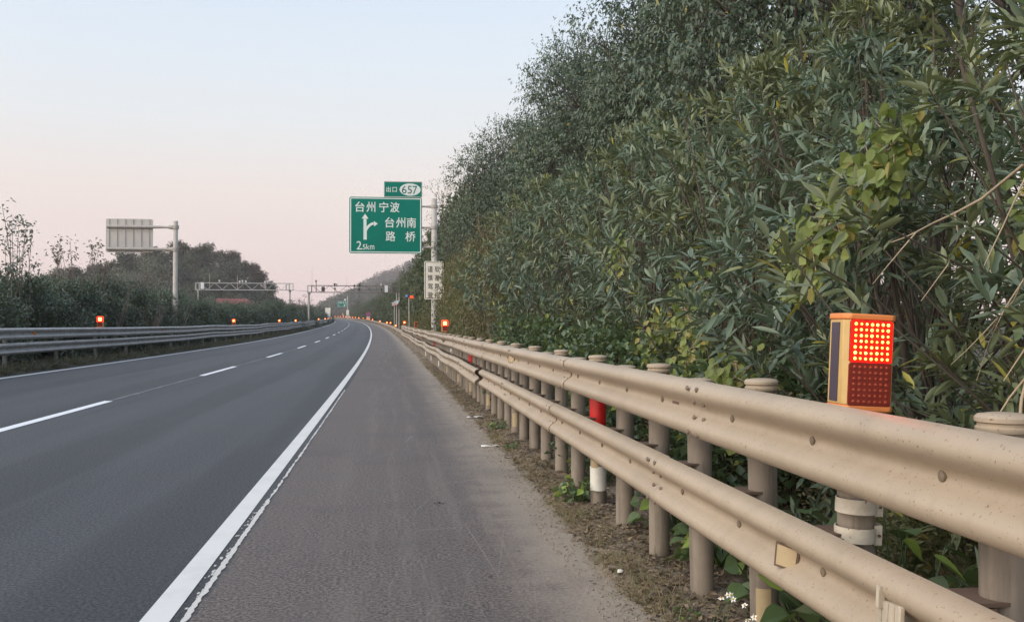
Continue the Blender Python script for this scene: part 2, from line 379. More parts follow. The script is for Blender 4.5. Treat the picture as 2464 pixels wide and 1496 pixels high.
def strip(name, mat, s0, s1, ya, yb, h, step=3., jag=0.):
    n = max(2, int((yb - ya) / step) + 1); ys = np.linspace(ya, yb, n)
    j0 = rng.normal(0, 1, n) * jag; j1 = rng.normal(0, 1, n) * jag
    S = np.stack([s0 + j0, s1 + j1], -1); Y = np.stack([ys, ys], -1)
    return WP(S, Y, h).reshape(-1, 3), np.array([[2 * i, 2 * i + 1, 2 * i + 3, 2 * i + 2] for i in range(n - 1)])
def join(name, mat, parts, kind='structure'):
    vs, fs, b = [], [], 0
    for v, f in parts: vs.append(v); fs.append(f + b); b += len(v)
    o = link(name, np_mesh(name, np.concatenate(vs), [np.concatenate(fs)]), mat)
    if kind: o['kind'] = kind
    return o
YC = 4.92
join('edge_line', M['line'], [strip('', 0, -1.32, -1.165, -4, YC, .004), strip('', 0, -1.32, -1.165, YC + .035, 62, .004), strip('', 0, -1.325, -1.16, 62, 560, .004, 6)])
parts = [strip('', 0, -1.11, -1.075, -2, 9, .004, .05, .004), strip('', 0, -1.10, -1.08, 9, 24, .004, .1, .006)]
for k in range(90):
    y = rng.uniform(1.5, 9); s = rng.uniform(-1.155, -1.11); parts.append(strip('', 0, s, s + rng.uniform(.008, .02), y, y + rng.uniform(.01, .05), .004, .02, .002))
join('old_edge_line', M['oldline'], parts)
join('median_edge_line', M['line'], [strip('', 0, -9.08, -8.92, 10, 700, .004, 4)])
D0 = 19.15 - 15 * 2
dashes = []
for k in range(48):
    yb = 18.85 + 15.1 * (k - 1); ya = yb - 6
    dashes.append(strip('', 0, -5.245, -5.095, ya, yb, .006, 2))
join('lane_line', M['dash'], dashes)
join('faded_lane_line', M['ghost'], [strip('', 0, -5.20, -5.155, 2, 80, .004, .4, .012)])

# ------------------------------------------------------------------ guardrails
PROF = [(.155, -.004), (.151, .022), (.138, .052), (.118, .072), (.095, .080), (.074, .074), (.054, .056), (.032, .024), (.016, .005), (0, 0)]
PROF = PROF + [(-a, b) for a, b in PROF[-2::-1]]
def beam_panel(name, mat, parent, side, s, hc, ya, yb, wob, proud=0., step=.5, bolts=True, splice=True):
    """one W-beam panel with its thickness; side=-1: humps face the road on the left, +1: on the right"""
    n = max(2, int(round((yb - ya) / step)) + 1); ys = np.linspace(ya, yb, n)
    pf = np.array(PROF); th = .005
    tang = np.gradient(pf, axis=0); nrm = np.stack([tang[:, 1], -tang[:, 0]], -1); nrm /= np.linalg.norm(nrm, axis=1)[:, None]
    back = pf - nrm * th * np.sign((nrm[:, 1:2]) + 1e-9)
    ring = np.concatenate([pf, back[::-1]])
    m = len(ring); w, wh = wob(ys)
    S = s + side * (ring[None, :, 1] + proud) + w[:, None]
    H = hc + ring[None, :, 0] + wh[:, None]
    P = WP(S, np.repeat(ys[:, None], m, 1), H)
    idx = np.arange(n * m).reshape(n, m); nx = np.roll(idx, -1, 1)
    q = np.stack([idx[:-1], nx[:-1], nx[1:], idx[1:]], -1).reshape(-1, 4)
    if side > 0: q = q[:, ::-1]
    V_, F_ = [P.reshape(-1, 3)], [q]
    c0 = np.array([idx[0]]); c1 = np.array([idx[-1][::-1]])
    F_ += [c0[:, ::-1], c1[:, ::-1]]
    base = n * m
    polys4 = [q]
    def stud(y, dh, o, r, pr, flat=1.):
        nonlocal base
        k = 10; a = np.linspace(0, 2 * pi, k, endpoint=False)
        rings = []
        for rr, off in ((r, 0), (r * .95, pr * .7), (r * .6, pr)):
            w0, wh0 = wob(np.array([y]))
            rings.append(WP(s + side * (o + off + proud) + w0[0] + 0 * a, y + rr * np.cos(a) * flat, hc + dh + wh0[0] + rr * np.sin(a)))
        V_.append(np.concatenate(rings)); i = base + np.arange(3 * k).reshape(3, k); j = np.roll(i, -1, 1)
        polys4.append(np.stack([i[:-1], j[:-1], j[1:], i[1:]], -1).reshape(-1, 4)[:, ::side])
        F_.append(i[-1][None, ::side]); base += 3 * k
    if bolts:
        for y in np.arange(ya + .95, yb - .3, .91): stud(y, 0, .001, .019, .012)
        if splice:
            for dy in (-.11, .05):
                for dh, o in ((.118, .074), (-.118, .074), (.040, .036), (-.040, .036)):
                    stud(yb + dy, dh, o - .002, .014, .011, 1.3)
    me = np_mesh(name, np.concatenate(V_), [np.concatenate(polys4)] + F_[1:], True)
    me.set_sharp_from_angle(angle=radians(50))
    n4 = sum(len(k) for k in polys4); ids = np.arange(len(me.polygons)); mi = ((ids >= len(q)) & (ids < n4)) | (ids >= n4 + 2)
    me.materials.append(mat); me.materials.append(M['bolt']); me.polygons.foreach_set('material_index', mi.astype(np.int32))
    return link(name, me, None, parent)

def post_mesh(top, r=.07):
    mb = MB(); mb.lathe([(r, -.25), (r, top - .02)], 24); return mb.mesh('post')
def cap_mesh(top, r=.07):
    mb = MB(); mb.lathe([(r + .007, top - .05), (r + .010, top - .045), (r + .010, top - .035), (r + .004, top - .03), (r + .004, top - .022), (r + .012, top - .018), (r + .012, top - .006), (r + .004, top + .003), (r * .6, top + .008), (.001, top + .009)], 24)
    return mb.mesh('post_cap')

rail = empty('guardrail', V(1.803, 2, 0))
tag(rail, 'dusty beige double-beam steel guardrail on close round posts beside the hard shoulder', 'guardrail')
rail.location = (0, 0, 0)
PY0, PDY = 2.70, .953
def wob_r(y):
    far = np.clip((y - 12) / 40, 0, 1)
    return far * (.03 * np.sin(y * .62) + .025 * np.sin(y * .23 + 1)), far * (.018 * np.sin(y * .7 + 2) + .012 * np.sin(y * .31))
def wob_l(y):
    far = np.clip((y - 14) / 30, 0, 1)
    return far * (.04 * np.sin(y * .55 + 1.2) + .03 * np.sin(y * .21)), far * (.022 * np.sin(y * .6 + .5) + .012 * np.sin(y * .27 + 1))
UH, LH = 1.115, .625
y = .9 - 4
k = 0
while y < 92.5:
    beam_panel('beam_panel', M['rail'], rail, -1, 1.655, UH, y, min(y + 4.13, 93), wob_r, .011 if k % 2 else 0., .5 if y < 16 else .8)
    y += 4.0; k += 1
y = 1.72 - 4; k = 0
while y < 92.5:
    if 13 < y < 14:      # the panel whose end has sprung loose, leaving a dark gap
        beam_panel('beam_panel', M['rail'], rail, -1, 1.655, LH, y, 17.55, wob_l, .0, .5, splice=False)
    else:
        beam_panel('beam_panel', M['rail'], rail, -1, 1.655 - (.05 if y > 17 else 0), LH, y, min(y + 4.13, 93), wob_l, .011 if k % 2 else 0., .5 if y < 16 else .8)
    y += 4.0; k += 1
pm = {0: post_mesh(1.30), 1: post_mesh(1.255), 2: post_mesh(1.20)}
cm_ = {0: cap_mesh(1.30), 1: cap_mesh(1.25)}
blk = MB(); blk.box((-.105, 0, UH), (.068, .13, .19)); blk_m = blk.mesh('spacer_block', smooth=False)
blk = MB(); blk.box((-.105, 0, LH + .03), (.068, .15, .19)); blk.box((-.06, .02, LH + .135), (.15, .17, .012)); blk2_m = blk.mesh('spacer_block', smooth=False)
tape_m = {}
def tape(col, z0, z1, ang0, ang1, r=.0718):
    mb = MB(); n = 12; vs = []
    for z in (z0, z1):
        for i in range(n + 1):
            a = radians(ang0 + (ang1 - ang0) * i / n); vs.append((r * cos(a), r * sin(a), z))
    mb.add(vs, [(i, i + 1, n + 2 + i, n + 1 + i) for i in range(n)]); return mb
lamp_posts = {1, 33, 65, 95}
for k in range(-3, 97):
    y = PY0 + PDY * k
    if k < 0 and k < -3: continue
    p = link('post', pm[2 if k in lamp_posts else k % 2], M['post'], rail, V(1.803 + rng.normal(0, .006), y, 0), (rng.normal(0, .006), rng.normal(0, .006), head(y)))
    if k not in lamp_posts: link('post_cap', cm_[k % 2], M['rail'], p)
    link('spacer_block', blk_m, M['rust'], p); link('spacer_block', blk2_m, M['rust'], p)
    if k in (2, 12, 16, 20, 24, 29, 34, 40, 46): tape('', .10, .30, 215, 275).build('reflective_tape', M['tapeyel'] if k < 30 else M['tapewht'], p)
    if k == 6:
        p['label'] = 'post with a red band and pennant above and white reflective tape below'
        mb = tape('', .60, .98, 150, 400); mb.build('red_band', M['tapered'], p)
        tape('', .13, .34, 150, 400).build('white_band', M['tapewht'], p); tape('', .33, .42, 200, 255, .0725).build('reflective_tape', M['tapeyel'], p)
    if k in (20, 37, 54):
        p['label'] = 'post with a red reflective band'; tape('', .68, .96, 150, 400).build('red_band', M['tapered'], p)
    if k in (27,):
        tape('', .80, .90, 190, 280).build('reflective_tape', M['tapewht'], p); tape('', .66, .76, 190, 280).build('reflective_tape', M['tapewht'], p)
# reflectors fixed in the valley of the beams
def reflector(parent, s, y, h, side, mat, name='reflector', sc=1.):
    mb = MB(); q = [(-.055, -.045), (.045, -.06), (.06, .035), (-.045, .055)]
    outl = [(a * sc, b * sc) for a, b in q]
    mb.prism(outl, 0, .009)
    o = mb.build(name, M['rust'] if mat is not M['orangeref'] else mat, parent, V(s, y, h), (0, 0, side * radians(48) + head(y)), smooth=False)
    mb = MB(); mb.prism([(a * .82 * sc, b * .82 * sc) for a, b in q], -.003, 0); mb.build('reflector_face', mat, o, smooth=False)
    return o
reflector(rail, 1.60, 3.84, LH + .0, -1, M['tapeyel'])
reflector(rail, 1.60, 13.0, UH, -1, M['tapeyel'])
reflector(rail, 1.58, 29.0, UH, -1, M['rust'])
mb = MB()
for i in range(7): mb.box((-.06 + i * .02, .003 * (i % 2), -.03 + .004 * i), (.021, .012, .20))
mb.box((-.055, -.008, .085), (.02, .02, .07))
o = mb.build('splice_plate', weathered('pale_dusty_plate', (.62, .55, .45), (.45, .38, .29), .5, 0, 9, .9, streak=.4), rail, V(1.572, 2.95, LH - .02), (0, radians(6), radians(-90)), smooth=False)
o['label'] = 'pale corrugated plate strapped over the lower beam'

rail2 = empty('guardrail', (0, 0, 0))
tag(rail2, 'lower single-beam guardrail that carries on from the double one round the far bend', 'guardrail')
y = 92.6
while y < 720:
    L = 4 if y < 200 else 24
    beam_panel('beam_panel', M['rail'], rail2, -1, 1.655, .66, y, y + L + .1, wob_l, .004 * (int(y) % 2), 1. if y < 200 else 4., bolts=False)
    y += L
fp = post_mesh(.80)
for k in range(60):
    yy = 94 + 2.6 * k; link('post', fp, M['post'], rail2, V(1.803, yy, 0))
mb = MB()
for k in range(110):
    p = V(1.803, 252 + 4 * k, 0); mb.tube([p, p + Vector((0, 0, .8))], .07, 8)
o = mb.build('post_row', M['post'], rail2); o['kind'] = 'stuff'

rail3 = empty('guardrail', (0, 0, 0))
tag(rail3, 'grey galvanised double-beam guardrail along the bushy median', 'guardrail')
def wob_m(y):
    f = np.clip((y - 25) / 60, .1, 1)
    return f * (.03 * np.sin(y * .33) + .02 * np.sin(y * .71 + 1)), f * (.03 * np.sin(y * .21 + 2) + .02 * np.sin(y * .47))
for hc in (1.005, .61):
    y = 14. + (2 if hc < 1 else 0); k = 0
    while y < 330:
        L = 4 if y < 130 else 8
        beam_panel('beam_panel', M['galv'], rail3, 1, -9.86, hc, y, y + L + .12, wob_m, .005 if k % 2 else 0., .8 if y < 60 else 2., bolts=y < 60)
        y += L; k += 1
M['galvpost'] = weathered('dull_galvanised_post', (.20, .20, .20), (.13, .13, .13), .6, 0, 3., .8)
gp = post_mesh(1.12, .06); gc = cap_mesh(1.12, .06)
mblk = MB(); mblk.box((.09, 0, 1.0), (.09, .12, .2)); mblk.box((.09, 0, .6), (.09, .12, .2)); mblk_m = mblk.mesh('spacer_block', smooth=False)
for k in range(78):
    y = 15 + 4 * k; p = link('post', gp, M['galvpost'], rail3, V(-10.0, y, 0), (0, 0, head(y)))
    link('post_cap', gc, M['galv'], p); link('spacer_block', mblk_m, M['galv'], p)
for y, h in ((28.6, 1.0), (44.2, .98), (59.5, .98)): reflector(rail3, -9.835, y, h, 1, M['orangeref'], sc=1.3)

# ------------------------------------------------------------------ warning lamps
def make_lamp(lit=True, far=False):
    r = empty('warning_lamp', (0, 0, 0))
    w, d, h, c = .105, .065, .375, .022
    outl = [(-w + c, -d), (w - c, -d), (w, -d + c), (w, d), (-w, d), (-w, -d + c)]
    def slab(z0, z1, g):
        mb = MB(); n = len(outl); vs = [(x * (1 + g / w), y * (1 + g / d), z) for z in (z0, z1) for x, y in outl]
        mb.add(vs, [tuple(range(n - 1, -1, -1)), tuple(range(n, 2 * n))] + [(k, (k + 1) % n, n + (k + 1) % n, n + k) for k in range(n)]); return mb
    slab(.024, h - .024, 0).build('housing', M['yellow'], r, bevel=.004)
    slab(0, .024, .004).build('end_cap', M['orange'], r, bevel=.006); slab(h - .024, h, .004).build('end_cap', M['orange'], r, bevel=.006)
    mb = MB(); mb.box((-w - .001, .012, h / 2), (.006, .062, h - .07)); mb.build('solar_panel', M['solar'], r, smooth=False)
    def panel(name, z, mat):
        mb = MB(); w2 = .10 if mat is M['redpanel_far'] else .084; mb.prism(rrect(-w2, z - (w2 - .084), w2, z + .158 + (w2 - .084) * .8, .008), -d - .005, -d + .01); o = mb.build(name, mat, r, smooth=False)
        mb = MB()
        mb.prism(rrect(-.087, z - .003, .087, z + .161, .01), -d - .003, -d + .009); mb.build('panel_rim', M['darkred'], o, smooth=False)
        return o
    def grid(z, rad0, pr, name, mat, par):
        mb = MB()
        for i in range(7):
            for j in range(7):
                cx = -.066 + .022 * i + random.uniform(-.0007, .0007); cz = z + .013 + .022 * j + random.uniform(-.0007, .0007); rad = rad0 * random.uniform(.82, 1.12); a = [2 * pi * k / 8 for k in range(8)]
                vs = [(cx + rad * cos(t), -d - .005, cz + rad * sin(t)) for t in a] + [(cx + rad * .6 * cos(t), -d - .005 - pr, cz + rad * .6 * sin(t)) for t in a]
                mb.add(vs, [(k, (k + 1) % 8, 8 + (k + 1) % 8, 8 + k) for k in range(8)] + [tuple(range(8, 16))])
        return mb.build(name, mat, par)
    if lit:
        p = panel('lit_panel', .190, M['redpanel_far'] if far else M['redpanel'])
        if far:
            mb = MB(); mb.prism(rrect(-.056, .212, .056, .326, .012), -d - .008, -d - .0045); mb.build('led_grid', M['led_far'], p, smooth=False)
        else: grid(.190, .0062, .003, 'led_grid', M['led'], p)
    else:
        p = panel('unlit_panel', .190, M['darkred'])
    p = panel('unlit_panel', .026, M['darkred'])
    if not far: grid(.026, .0065, .005, 'lens_grid', M['lens'], p)
    # the bracket that clamps it to its post
    mb = MB(); mb.box((.0, .075, -.15), (.035, .008, .62)); mb.build('mounting_bar', M['galv'], r)
    return r
lamp0 = make_lamp(True, False); lampF = make_lamp(True, True); lampU = make_lamp(False, False)
def put(l, s, y, h, label, group, roll=0., yaw=0.):
    l.location = V(s, y, h); l.rotation_euler = (0, roll, head(y) + yaw); return tag(l, label, 'warning lamp', group)
GR, GL = 'warning lamps along the beige guardrail', 'warning lamps along the median guardrail'
put(lamp0, 1.81, 3.62, 1.235, 'big orange warning lamp in front with red panel of glowing yellow lights', GR, .05, .02)
M['clamp'] = weathered('pale_dusty_clamp', (.62, .57, .48), (.44, .38, .30), .5, 0, 14, .9, (40., (.2, .1, .05), .62, .70))
# pale clamps round the post under the nearest lamp
for z in (-.365, -.475):
    mb = MB(); n = 22
    vs = []
    for zz in (z - .028, z + .028):
        for rr in (.0735, .078):
            for i in range(n + 1):
                a = radians(120 + 215 * i / n); vs.append((rr * cos(a), rr * sin(a), zz))
    m1 = n + 1
    fs = []
    for i in range(n):
        fs += [(i, i + 1, 2 * m1 + i + 1, 2 * m1 + i)[::-1], (m1 + i, m1 + i + 1, 3 * m1 + i + 1, 3 * m1 + i), (2 * m1 + i, 2 * m1 + i + 1, 3 * m1 + i + 1, 3 * m1 + i), (i, i + 1, m1 + i + 1, m1 + i)[::-1]]
    mb.add(vs, fs)
    a = radians(335); ex, ey = cos(a), sin(a)
    mb.box((ex * .085, ey * .085, z), (.03, .006, .075)); mb.box((.095, -.005, z), (.012, .03, .075)); mb.box((.0, .076, z), (.06, .012, .03))
    o = mb.build('clamp_band', M['clamp'], lamp0)
    mb = MB(); mb.tube([(ex * .085, ey * .085 - .012, z), (.10, .03, z)], .006, 8); mb.build('clamp_bolt', M['rust'], o)
lampM = copy_tree(lampF)
for ch in list(lampM.children):
    if ch.name.startswith('clamp_band'):
        for g in list(ch.children): bpy.data.objects.remove(g)
        bpy.data.objects.remove(ch)
put(lampM, 1.803, 32.1, 1.36, 'lit warning lamp on the guardrail right beside the foot of the tall sign pole', GR)
put(lampU, 1.803, 61.6, 1.34, 'unlit dark red warning lamp on the guardrail left of the sign pole', GR)
right_far = [(89.1, 1.32), (123.8, .72), (152.4, .86), (174.7, .68), (227, .62), (289, .72), (319.5, .80), (339, .85), (376, .95), (420, .8), (454.5, .85), (482, .85), (507.6, .9),
             (553, 1.1), (577, 1.1), (607, 1.1), (632, 1.1), (663, 1.1), (693, 1.2)]
for i, (y, h) in enumerate(right_far):
    l = lampF if i == 0 else copy_tree(lampF)
    lab = 'lit warning lamp at the end of the double beam, next beyond the unlit one' if i == 0 else \
          'small lit warning lamp on the far beige rail, %s beyond the double beam' % ORD[i - 1]
    put(l, 1.803, y, h, lab, GR)
    l.scale = (1, 1, 1) if i < 3 else (1.25,) * 3 if i < 9 else (1.7,) * 3
for i, (y, h) in enumerate([(35.6, 1.20), (66.3, 1.20), (96.5, 1.15), (116.5, 1.08), (171.5, 1.0), (204.8, .95), (229.4, .9), (293.5, 1.0)]):
    l = copy_tree(lampM if i == 0 else lampF)
    lab = ['lit warning lamp on the median rail below the back of the road sign', 'lit warning lamp on the median rail below the overhead truss',
           'lit warning lamp on the median rail, left of a close pair before the bend', 'lit warning lamp on the median rail, second of the pair before the bend'][i] if i < 4 else \
          'tiny lit warning lamp on the median rail, %s of the last four before the bend' % ORD[i - 4]
    put(l, -10.0, y, h - .03, lab, GL); l.scale = (1, 1, 1) if i < 4 else (1.2,) * 3

# ------------------------------------------------------------------ lettering
def glyph(mb, ch, x0, z0, x1, z1, bold=.02, y=-.004):
    cu = bpy.data.curves.new('t', 'FONT'); cu.body = ch; cu.size = 1; cu.resolution_u = 3
    ob = bpy.data.objects.new('t', cu); COL.objects.link(ob)
    dg = bpy.context.evaluated_depsgraph_get(); me = bpy.data.meshes.new_from_object(ob.evaluated_get(dg))
    vs = np.array([v.co[:] for v in me.vertices]); fs = [tuple(p.vertices) for p in me.polygons]
    bpy.data.objects.remove(ob); bpy.data.curves.remove(cu); bpy.data.meshes.remove(me)
    if not len(vs): return
    lo, hi = vs.min(0), vs.max(0)
    X = x0 + (vs[:, 0] - lo[0]) / max(hi[0] - lo[0], 1e-6) * (x1 - x0); Z = z0 + (vs[:, 1] - lo[1]) / max(hi[1] - lo[1], 1e-6) * (z1 - z0)
    e = bold * .55 * (x1 - x0) if ord(ch[0]) > 255 else bold * .3 * (x1 - x0)
    for k, (dx, dz) in enumerate(((0, 0), (e, e), (-e, e), (e, -e), (-e, -e), (e, 0), (-e, 0))):
        mb.add([(a + dx, y - .0004 * k, b + dz) for a, b in zip(X, Z)], fs)

# the exit sign on its cantilever pole
SY = 60.7
sg = empty('exit_sign', V(2.9, SY, 0), head(SY) - .02)
tag(sg, 'big green cantilever road sign with white Chinese lettering and an exit plate above', 'road sign')
u = .003374
def PX(px): return (px - 1725) * u
def PZ(py): return 9.38 - (py - 445) * u * 1.0
MB().lathe([(.178, -.3), (.178, PZ(462)), (.165, PZ(455)), (.01, PZ(453))], 24).build('pole', M['pole'], sg)
for py in (598, 985, 1345):
    mb = MB(); mb.tube([(PX(300), .13, PZ(py)), (PX(1560), .13, PZ(py)), (PX(1640), .06, PZ(py)), (-.17, 0, PZ(py))], [.055, .055, .09, .10], 12)
    o = mb.build('arm', M['arm'], sg)
    MB().lathe([(.19, PZ(py) - .09), (.225, PZ(py) - .09), (.225, PZ(py) + .09), (.19, PZ(py) + .09)], 20).build('pole_collar', M['arm'], o)
def board(name, x0, z0, x1, z1, r, border, face, edge, parent, y0=-.05, t=.06, inset=.0):
    mb = MB(); mb.prism(rrect(x0, z0, x1, z1, r), y0, y0 + t); o = mb.build(name, face, parent, smooth=False)
    a, b = inset, inset + border
    po = rrect(x0 + a, z0 + a, x1 - a, z1 - a, max(r - a, .02)); pi_ = rrect(x0 + b, z0 + b, x1 - b, z1 - b, max(r - b, .015)); n = len(po)
    mb = MB(); mb.add([(x, y0 - .003, z) for x, z in po + pi_], [(k, (k + 1) % n, n + (k + 1) % n, n + k) for k in range(n)]); mb.build('border', edge, o, smooth=False)
    return o
pan = board('sign_panel', PX(182), PZ(1470), PX(1500), PZ(442), .12, .06, M['green'], M['white'], sg, inset=.05)
mb = MB(); Yf = -.0535
def G_(ch, a, b, c, d, bold=.022): glyph(mb, ch, PX(a), PZ(d), PX(c), PZ(b), bold, Yf)
for ch, a in zip('台州宁波', (290, 492, 722, 922)): G_(ch, a, 532, a + (165 if ch != '州' else 158), 715)
for ch, a in zip('台州南', (830, 1030, 1225)): G_(ch, a, 810, a + 165, 995)
G_('路', 843, 1066, 1015, 1245); G_('桥', 1200, 1066, 1378, 1248)
G_('2', 315, 1250, 402, 1402, .03); G_('.', 402, 1378, 420, 1400); G_('5', 424, 1308, 478, 1402); G_('k', 490, 1300, 548, 1402); G_('m', 556, 1325, 634, 1402)
mb.build('lettering', M['white'], pan, smooth=False)
mb = MB()
def poly(pts): mb.add([(PX(a), Yf, PZ(b)) for a, b in pts], [tuple(range(len(pts)))])
poly([(438, 1222), (498, 1222), (498, 1060), (494, 985), (492, 840), (438, 840)])
poly([(405, 838), (527, 838), (466, 748)])
cv = []
for k in range(9):
    a = k / 8; cv.append((494 + 128 * a, 1065 - 150 * math.sin(a * pi / 2) ** .75))
lo = [(498, 1065)] + [(500 + 122 * (k / 8), 1065 - 116 * math.sin(k / 8 * pi / 2) ** .8) for k in range(1, 9)]
up = [(496, 985)] + [(496 + 122 * (k / 8), 985 - 80 * math.sin(k / 8 * pi / 2) ** .8) for k in range(1, 9)]
for k in range(8): poly([lo[k], lo[k + 1], up[k + 1], up[k]])
poly([(622, 880), (697, 928), (630, 978)])
mb.build('direction_arrow', M['white'], pan, smooth=False)
ex = board('exit_plate', PX(805), PZ(440), PX(1505), PZ(148), .06, .045, M['green'], M['signback'], sg, inset=.0)
MB().box((PX(1155), .0, PZ(444)), (2.1, .05, .05)).build('plate_bracket', M['arm'], ex)
mb = MB(); n = 40
mb.add([(PX(1282) + 192 * u * cos(2 * pi * k / n), Yf, PZ(297) + 113 * u * sin(2 * pi * k / n)) for k in range(n)], [tuple(range(n))]); mb.build('number_oval', M['white'], ex, smooth=False)
mb = MB()
for ch, a, c in zip('657', (1133, 1238, 1330), (1218, 1315, 1412)): glyph(mb, ch, PX(a), PZ(372 if ch != '7' else 378), PX(c), PZ(228), .012, Yf - .003)
mb.build('number', plain('sign_green_number', (.0, .10, .08), .4), ex, smooth=False)
mb = MB()
for ch, a, c in (('出', 850, 930), ('口', 963, 1040)): glyph(mb, ch, PX(a), PZ(345), PX(c), PZ(250 if ch == '出' else 258), .02, Yf)
mb.build('lettering', M['white'], ex, smooth=False)
wb = board('warning_board', -.62, 3.10, .575, 5.45, .10, .035, M['cream'], M['ink'], sg, y0=-.27, t=.05, inset=.05)
MB().box((0, -.2, 4.9), (.5, .06, .08)).box((0, -.2, 3.6), (.5, .06, .08)).build('board_bracket', M['arm'], wb)
mb = MB()
for ci, (col, x0) in enumerate((('谨慎驾驶', -.40), ('软基路段', .03))):
    for i, ch in enumerate(col):
        glyph(mb, ch, x0, 4.78 - i * .53, x0 + .30, 5.14 - i * .53, .022, -.2735)
mb.build('lettering', M['ink'], wb, smooth=False)

# the sign seen from behind, over the other carriageway
bs = empty('road_sign', V(-11.5, 55.2, 0), head(55))
tag(bs, 'grey back of a cantilever road sign on a round pole in the median', 'road sign')
MB().lathe([(.135, -.2), (.125, 6.86), (.12, 6.88), (.01, 6.885)], 20).build('pole', M['pole'], bs)
pn = MB().prism(rrect(-3.68, 5.15, -1.22, 6.98, .09), .12, .16).build('sign_panel', M['signback'], bs, smooth=False)
for i in range(6): MB().box((-3.50 + i * .42, .10, 6.06), (.035, .04, 1.78)).build('panel_rib', M['arm'], pn)
MB().box((-2.45, .108, 6.33), (2.4, .02, .05)).build('panel_seam', M['signback'], pn)
for z in (6.54, 5.33):
    mb = MB(); mb.tube([(-3.6, .02, z), (-1.25, .02, z), (-.42, .02, z), (-.35, .02, z), (-.13, 0, z)], [.09, .09, .065, .10, .13], 12); o = mb.build('arm', M['arm'], bs)
    MB().lathe([(.13, z - .1), (.175, z - .1), (.175, z + .1), (.13, z + .1)], 18).build('pole_collar', M['arm'], o)

# ------------------------------------------------------------------ overhead gantries
def truss(parent, x0, x1, z0, z1, bays, t, depth=.7, mat=None):
    mb = MB()
    for yy in (-depth / 2, depth / 2):
        for z in (z0, z1): mb.box(((x0 + x1) / 2, yy, z), (x1 - x0, t, t))
        w = (x1 - x0 - 1.4) / bays
        for i in range(bays + 1):
            x = x0 + .7 + i * w
            if yy < 0 or i % 2 == 0: mb.tube([(x, yy, z0 if i % 2 else z1), (x + (w if i < bays else .01), yy, z1 if i % 2 else z0)], t * .34, 6)
        for x in (x0 + t / 2, x0 + .6, x1 - .6, x1 - t / 2): mb.box((x, yy, (z0 + z1) / 2), (t * .8, t * .8, z1 - z0))
    for i in range(bays + 1):
        x = x0 + .7 + i * (x1 - x0 - 1.4) / bays
        for z in (z0, z1): mb.box((x, 0, z), (t * .6, depth, t * .6))
    return mb.build('truss_beam', mat, parent, smooth=False)
def rod(parent, x, z0, z1, r=.025, name='lightning_rod', mat=None):
    return MB().tube([(x, 0, z0), (x, 0, z1)], [r, r * .6], 6).build(name, mat or M['arm'], parent)
def device(parent, x, z, w, h, d, name, mat, y=-.5):
    return MB().box((x, y, z), (w, d, h)).build(name, mat, parent, bevel=.02)
def camera_unit(parent, x, z, mat, y=-.6, sc=1.):
    mb = MB(); mb.box((x, y, z), (.22 * sc, .42 * sc, .2 * sc)); mb.box((x, y - .02, z + .14 * sc), (.3 * sc, .5 * sc, .04 * sc)); mb.tube([(x, y, z - .1 * sc), (x, y + .2, z - .35 * sc)], .04 * sc, 6)
    return mb.build('camera', mat, parent, bevel=.01)
M['gantry_dark'] = weathered('dull_gantry_steel', (.20, .165, .155), (.13, .11, .105), .55, 0, 1.2, .8)
M['gantry_pale'] = weathered('pale_gantry_steel', (.44, .44, .43), (.33, .33, .32), .5, 0, 1.2, .8)
GY = 151.
g2 = empty('gantry', V(-10.5, GY, 0), head(GY))
tag(g2, 'lattice gantry with cameras spanning the road ahead beneath the exit sign', 'gantry')
gu = .006935; E0 = 5.45
def gx(p): return (p - 230) * gu
def gz(p): return E0 + (335 - p) * gu
truss(g2, gx(195), gx(2110), gz(335), gz(190), 9, .10, .7, M['gantry_dark'])
c = MB(); c.tube([(0, 0, -.2), (0, 0, E0 - .4), (0, 0, E0 - .05)], [.13, .12, .26], 12); c.box((0, 0, E0 - .05), (.5, .9, .08)); c.build('column', M['gantry_pale'], g2)
MB().tube([(gx(205), .2, .0), (gx(205), .2, E0)], .045, 8).build('conduit', M['arm'], g2)
for p in (2135, 2190): MB().tube([(gx(p), 0, -.2), (gx(p), 0, E0)], .085, 12).build('column', M['pole'], g2)
rod(g2, gx(293), gz(335), gz(-210)); rod(g2, gx(1042), gz(190), gz(20), .02); rod(g2, gx(2025), gz(190), gz(50), .02); rod(g2, gx(2190), gz(335), gz(-130), .07, 'mast', M['gantry_dark'])
rod(g2, gx(382), gz(320), gz(110), .07, 'mast', M['darkbox']); camera_unit(g2, gx(378), gz(95), M['darkbox'], 0, 1.)
device(g2, gx(535), gz(268), .5, .72, .3, 'control_box', M['darkbox']); device(g2, gx(1905), gz(255), .48, 1.05, .3, 'control_box', M['whitebox']); device(g2, gx(2075), gz(275), .42, .75, .1, 'solar_panel', M['solar'], -.45)
device(g2, gx(218), gz(250), .12, .8, .2, 'control_box', M['whitebox'])
for p, z, m_ in ((788, 262, 'darkbox'), (1315, 270, 'darkbox'), (1800, 275, 'darkbox'), (782, 165, 'darkbox'), (825, 170, 'arm'), (1212, 195, 'darkbox'), (1325, 170, 'darkbox'), (1275, 170, 'arm'), (1790, 160, 'whitebox')):
    camera_unit(g2, gx(p), gz(z), M[m_], -.6, 1.1 if m_ == 'darkbox' else .9)
mb = MB(); mb.tube([(gx(980), -.4, gz(275)), (gx(1080), -.4, gz(290)), (gx(1230), -.4, gz(275)), (gx(1500), -.4, gz(280)), (gx(1760), -.4, gz(275))], .025, 6); mb.build('cable', M['darkbox'], g2)
sp = MB(); sp.box((0, 0, 0), (1.05, 1.25, .05), Matrix.Rotation(radians(35), 3, 'X') @ Matrix.Rotation(radians(-14), 3, 'Y'))
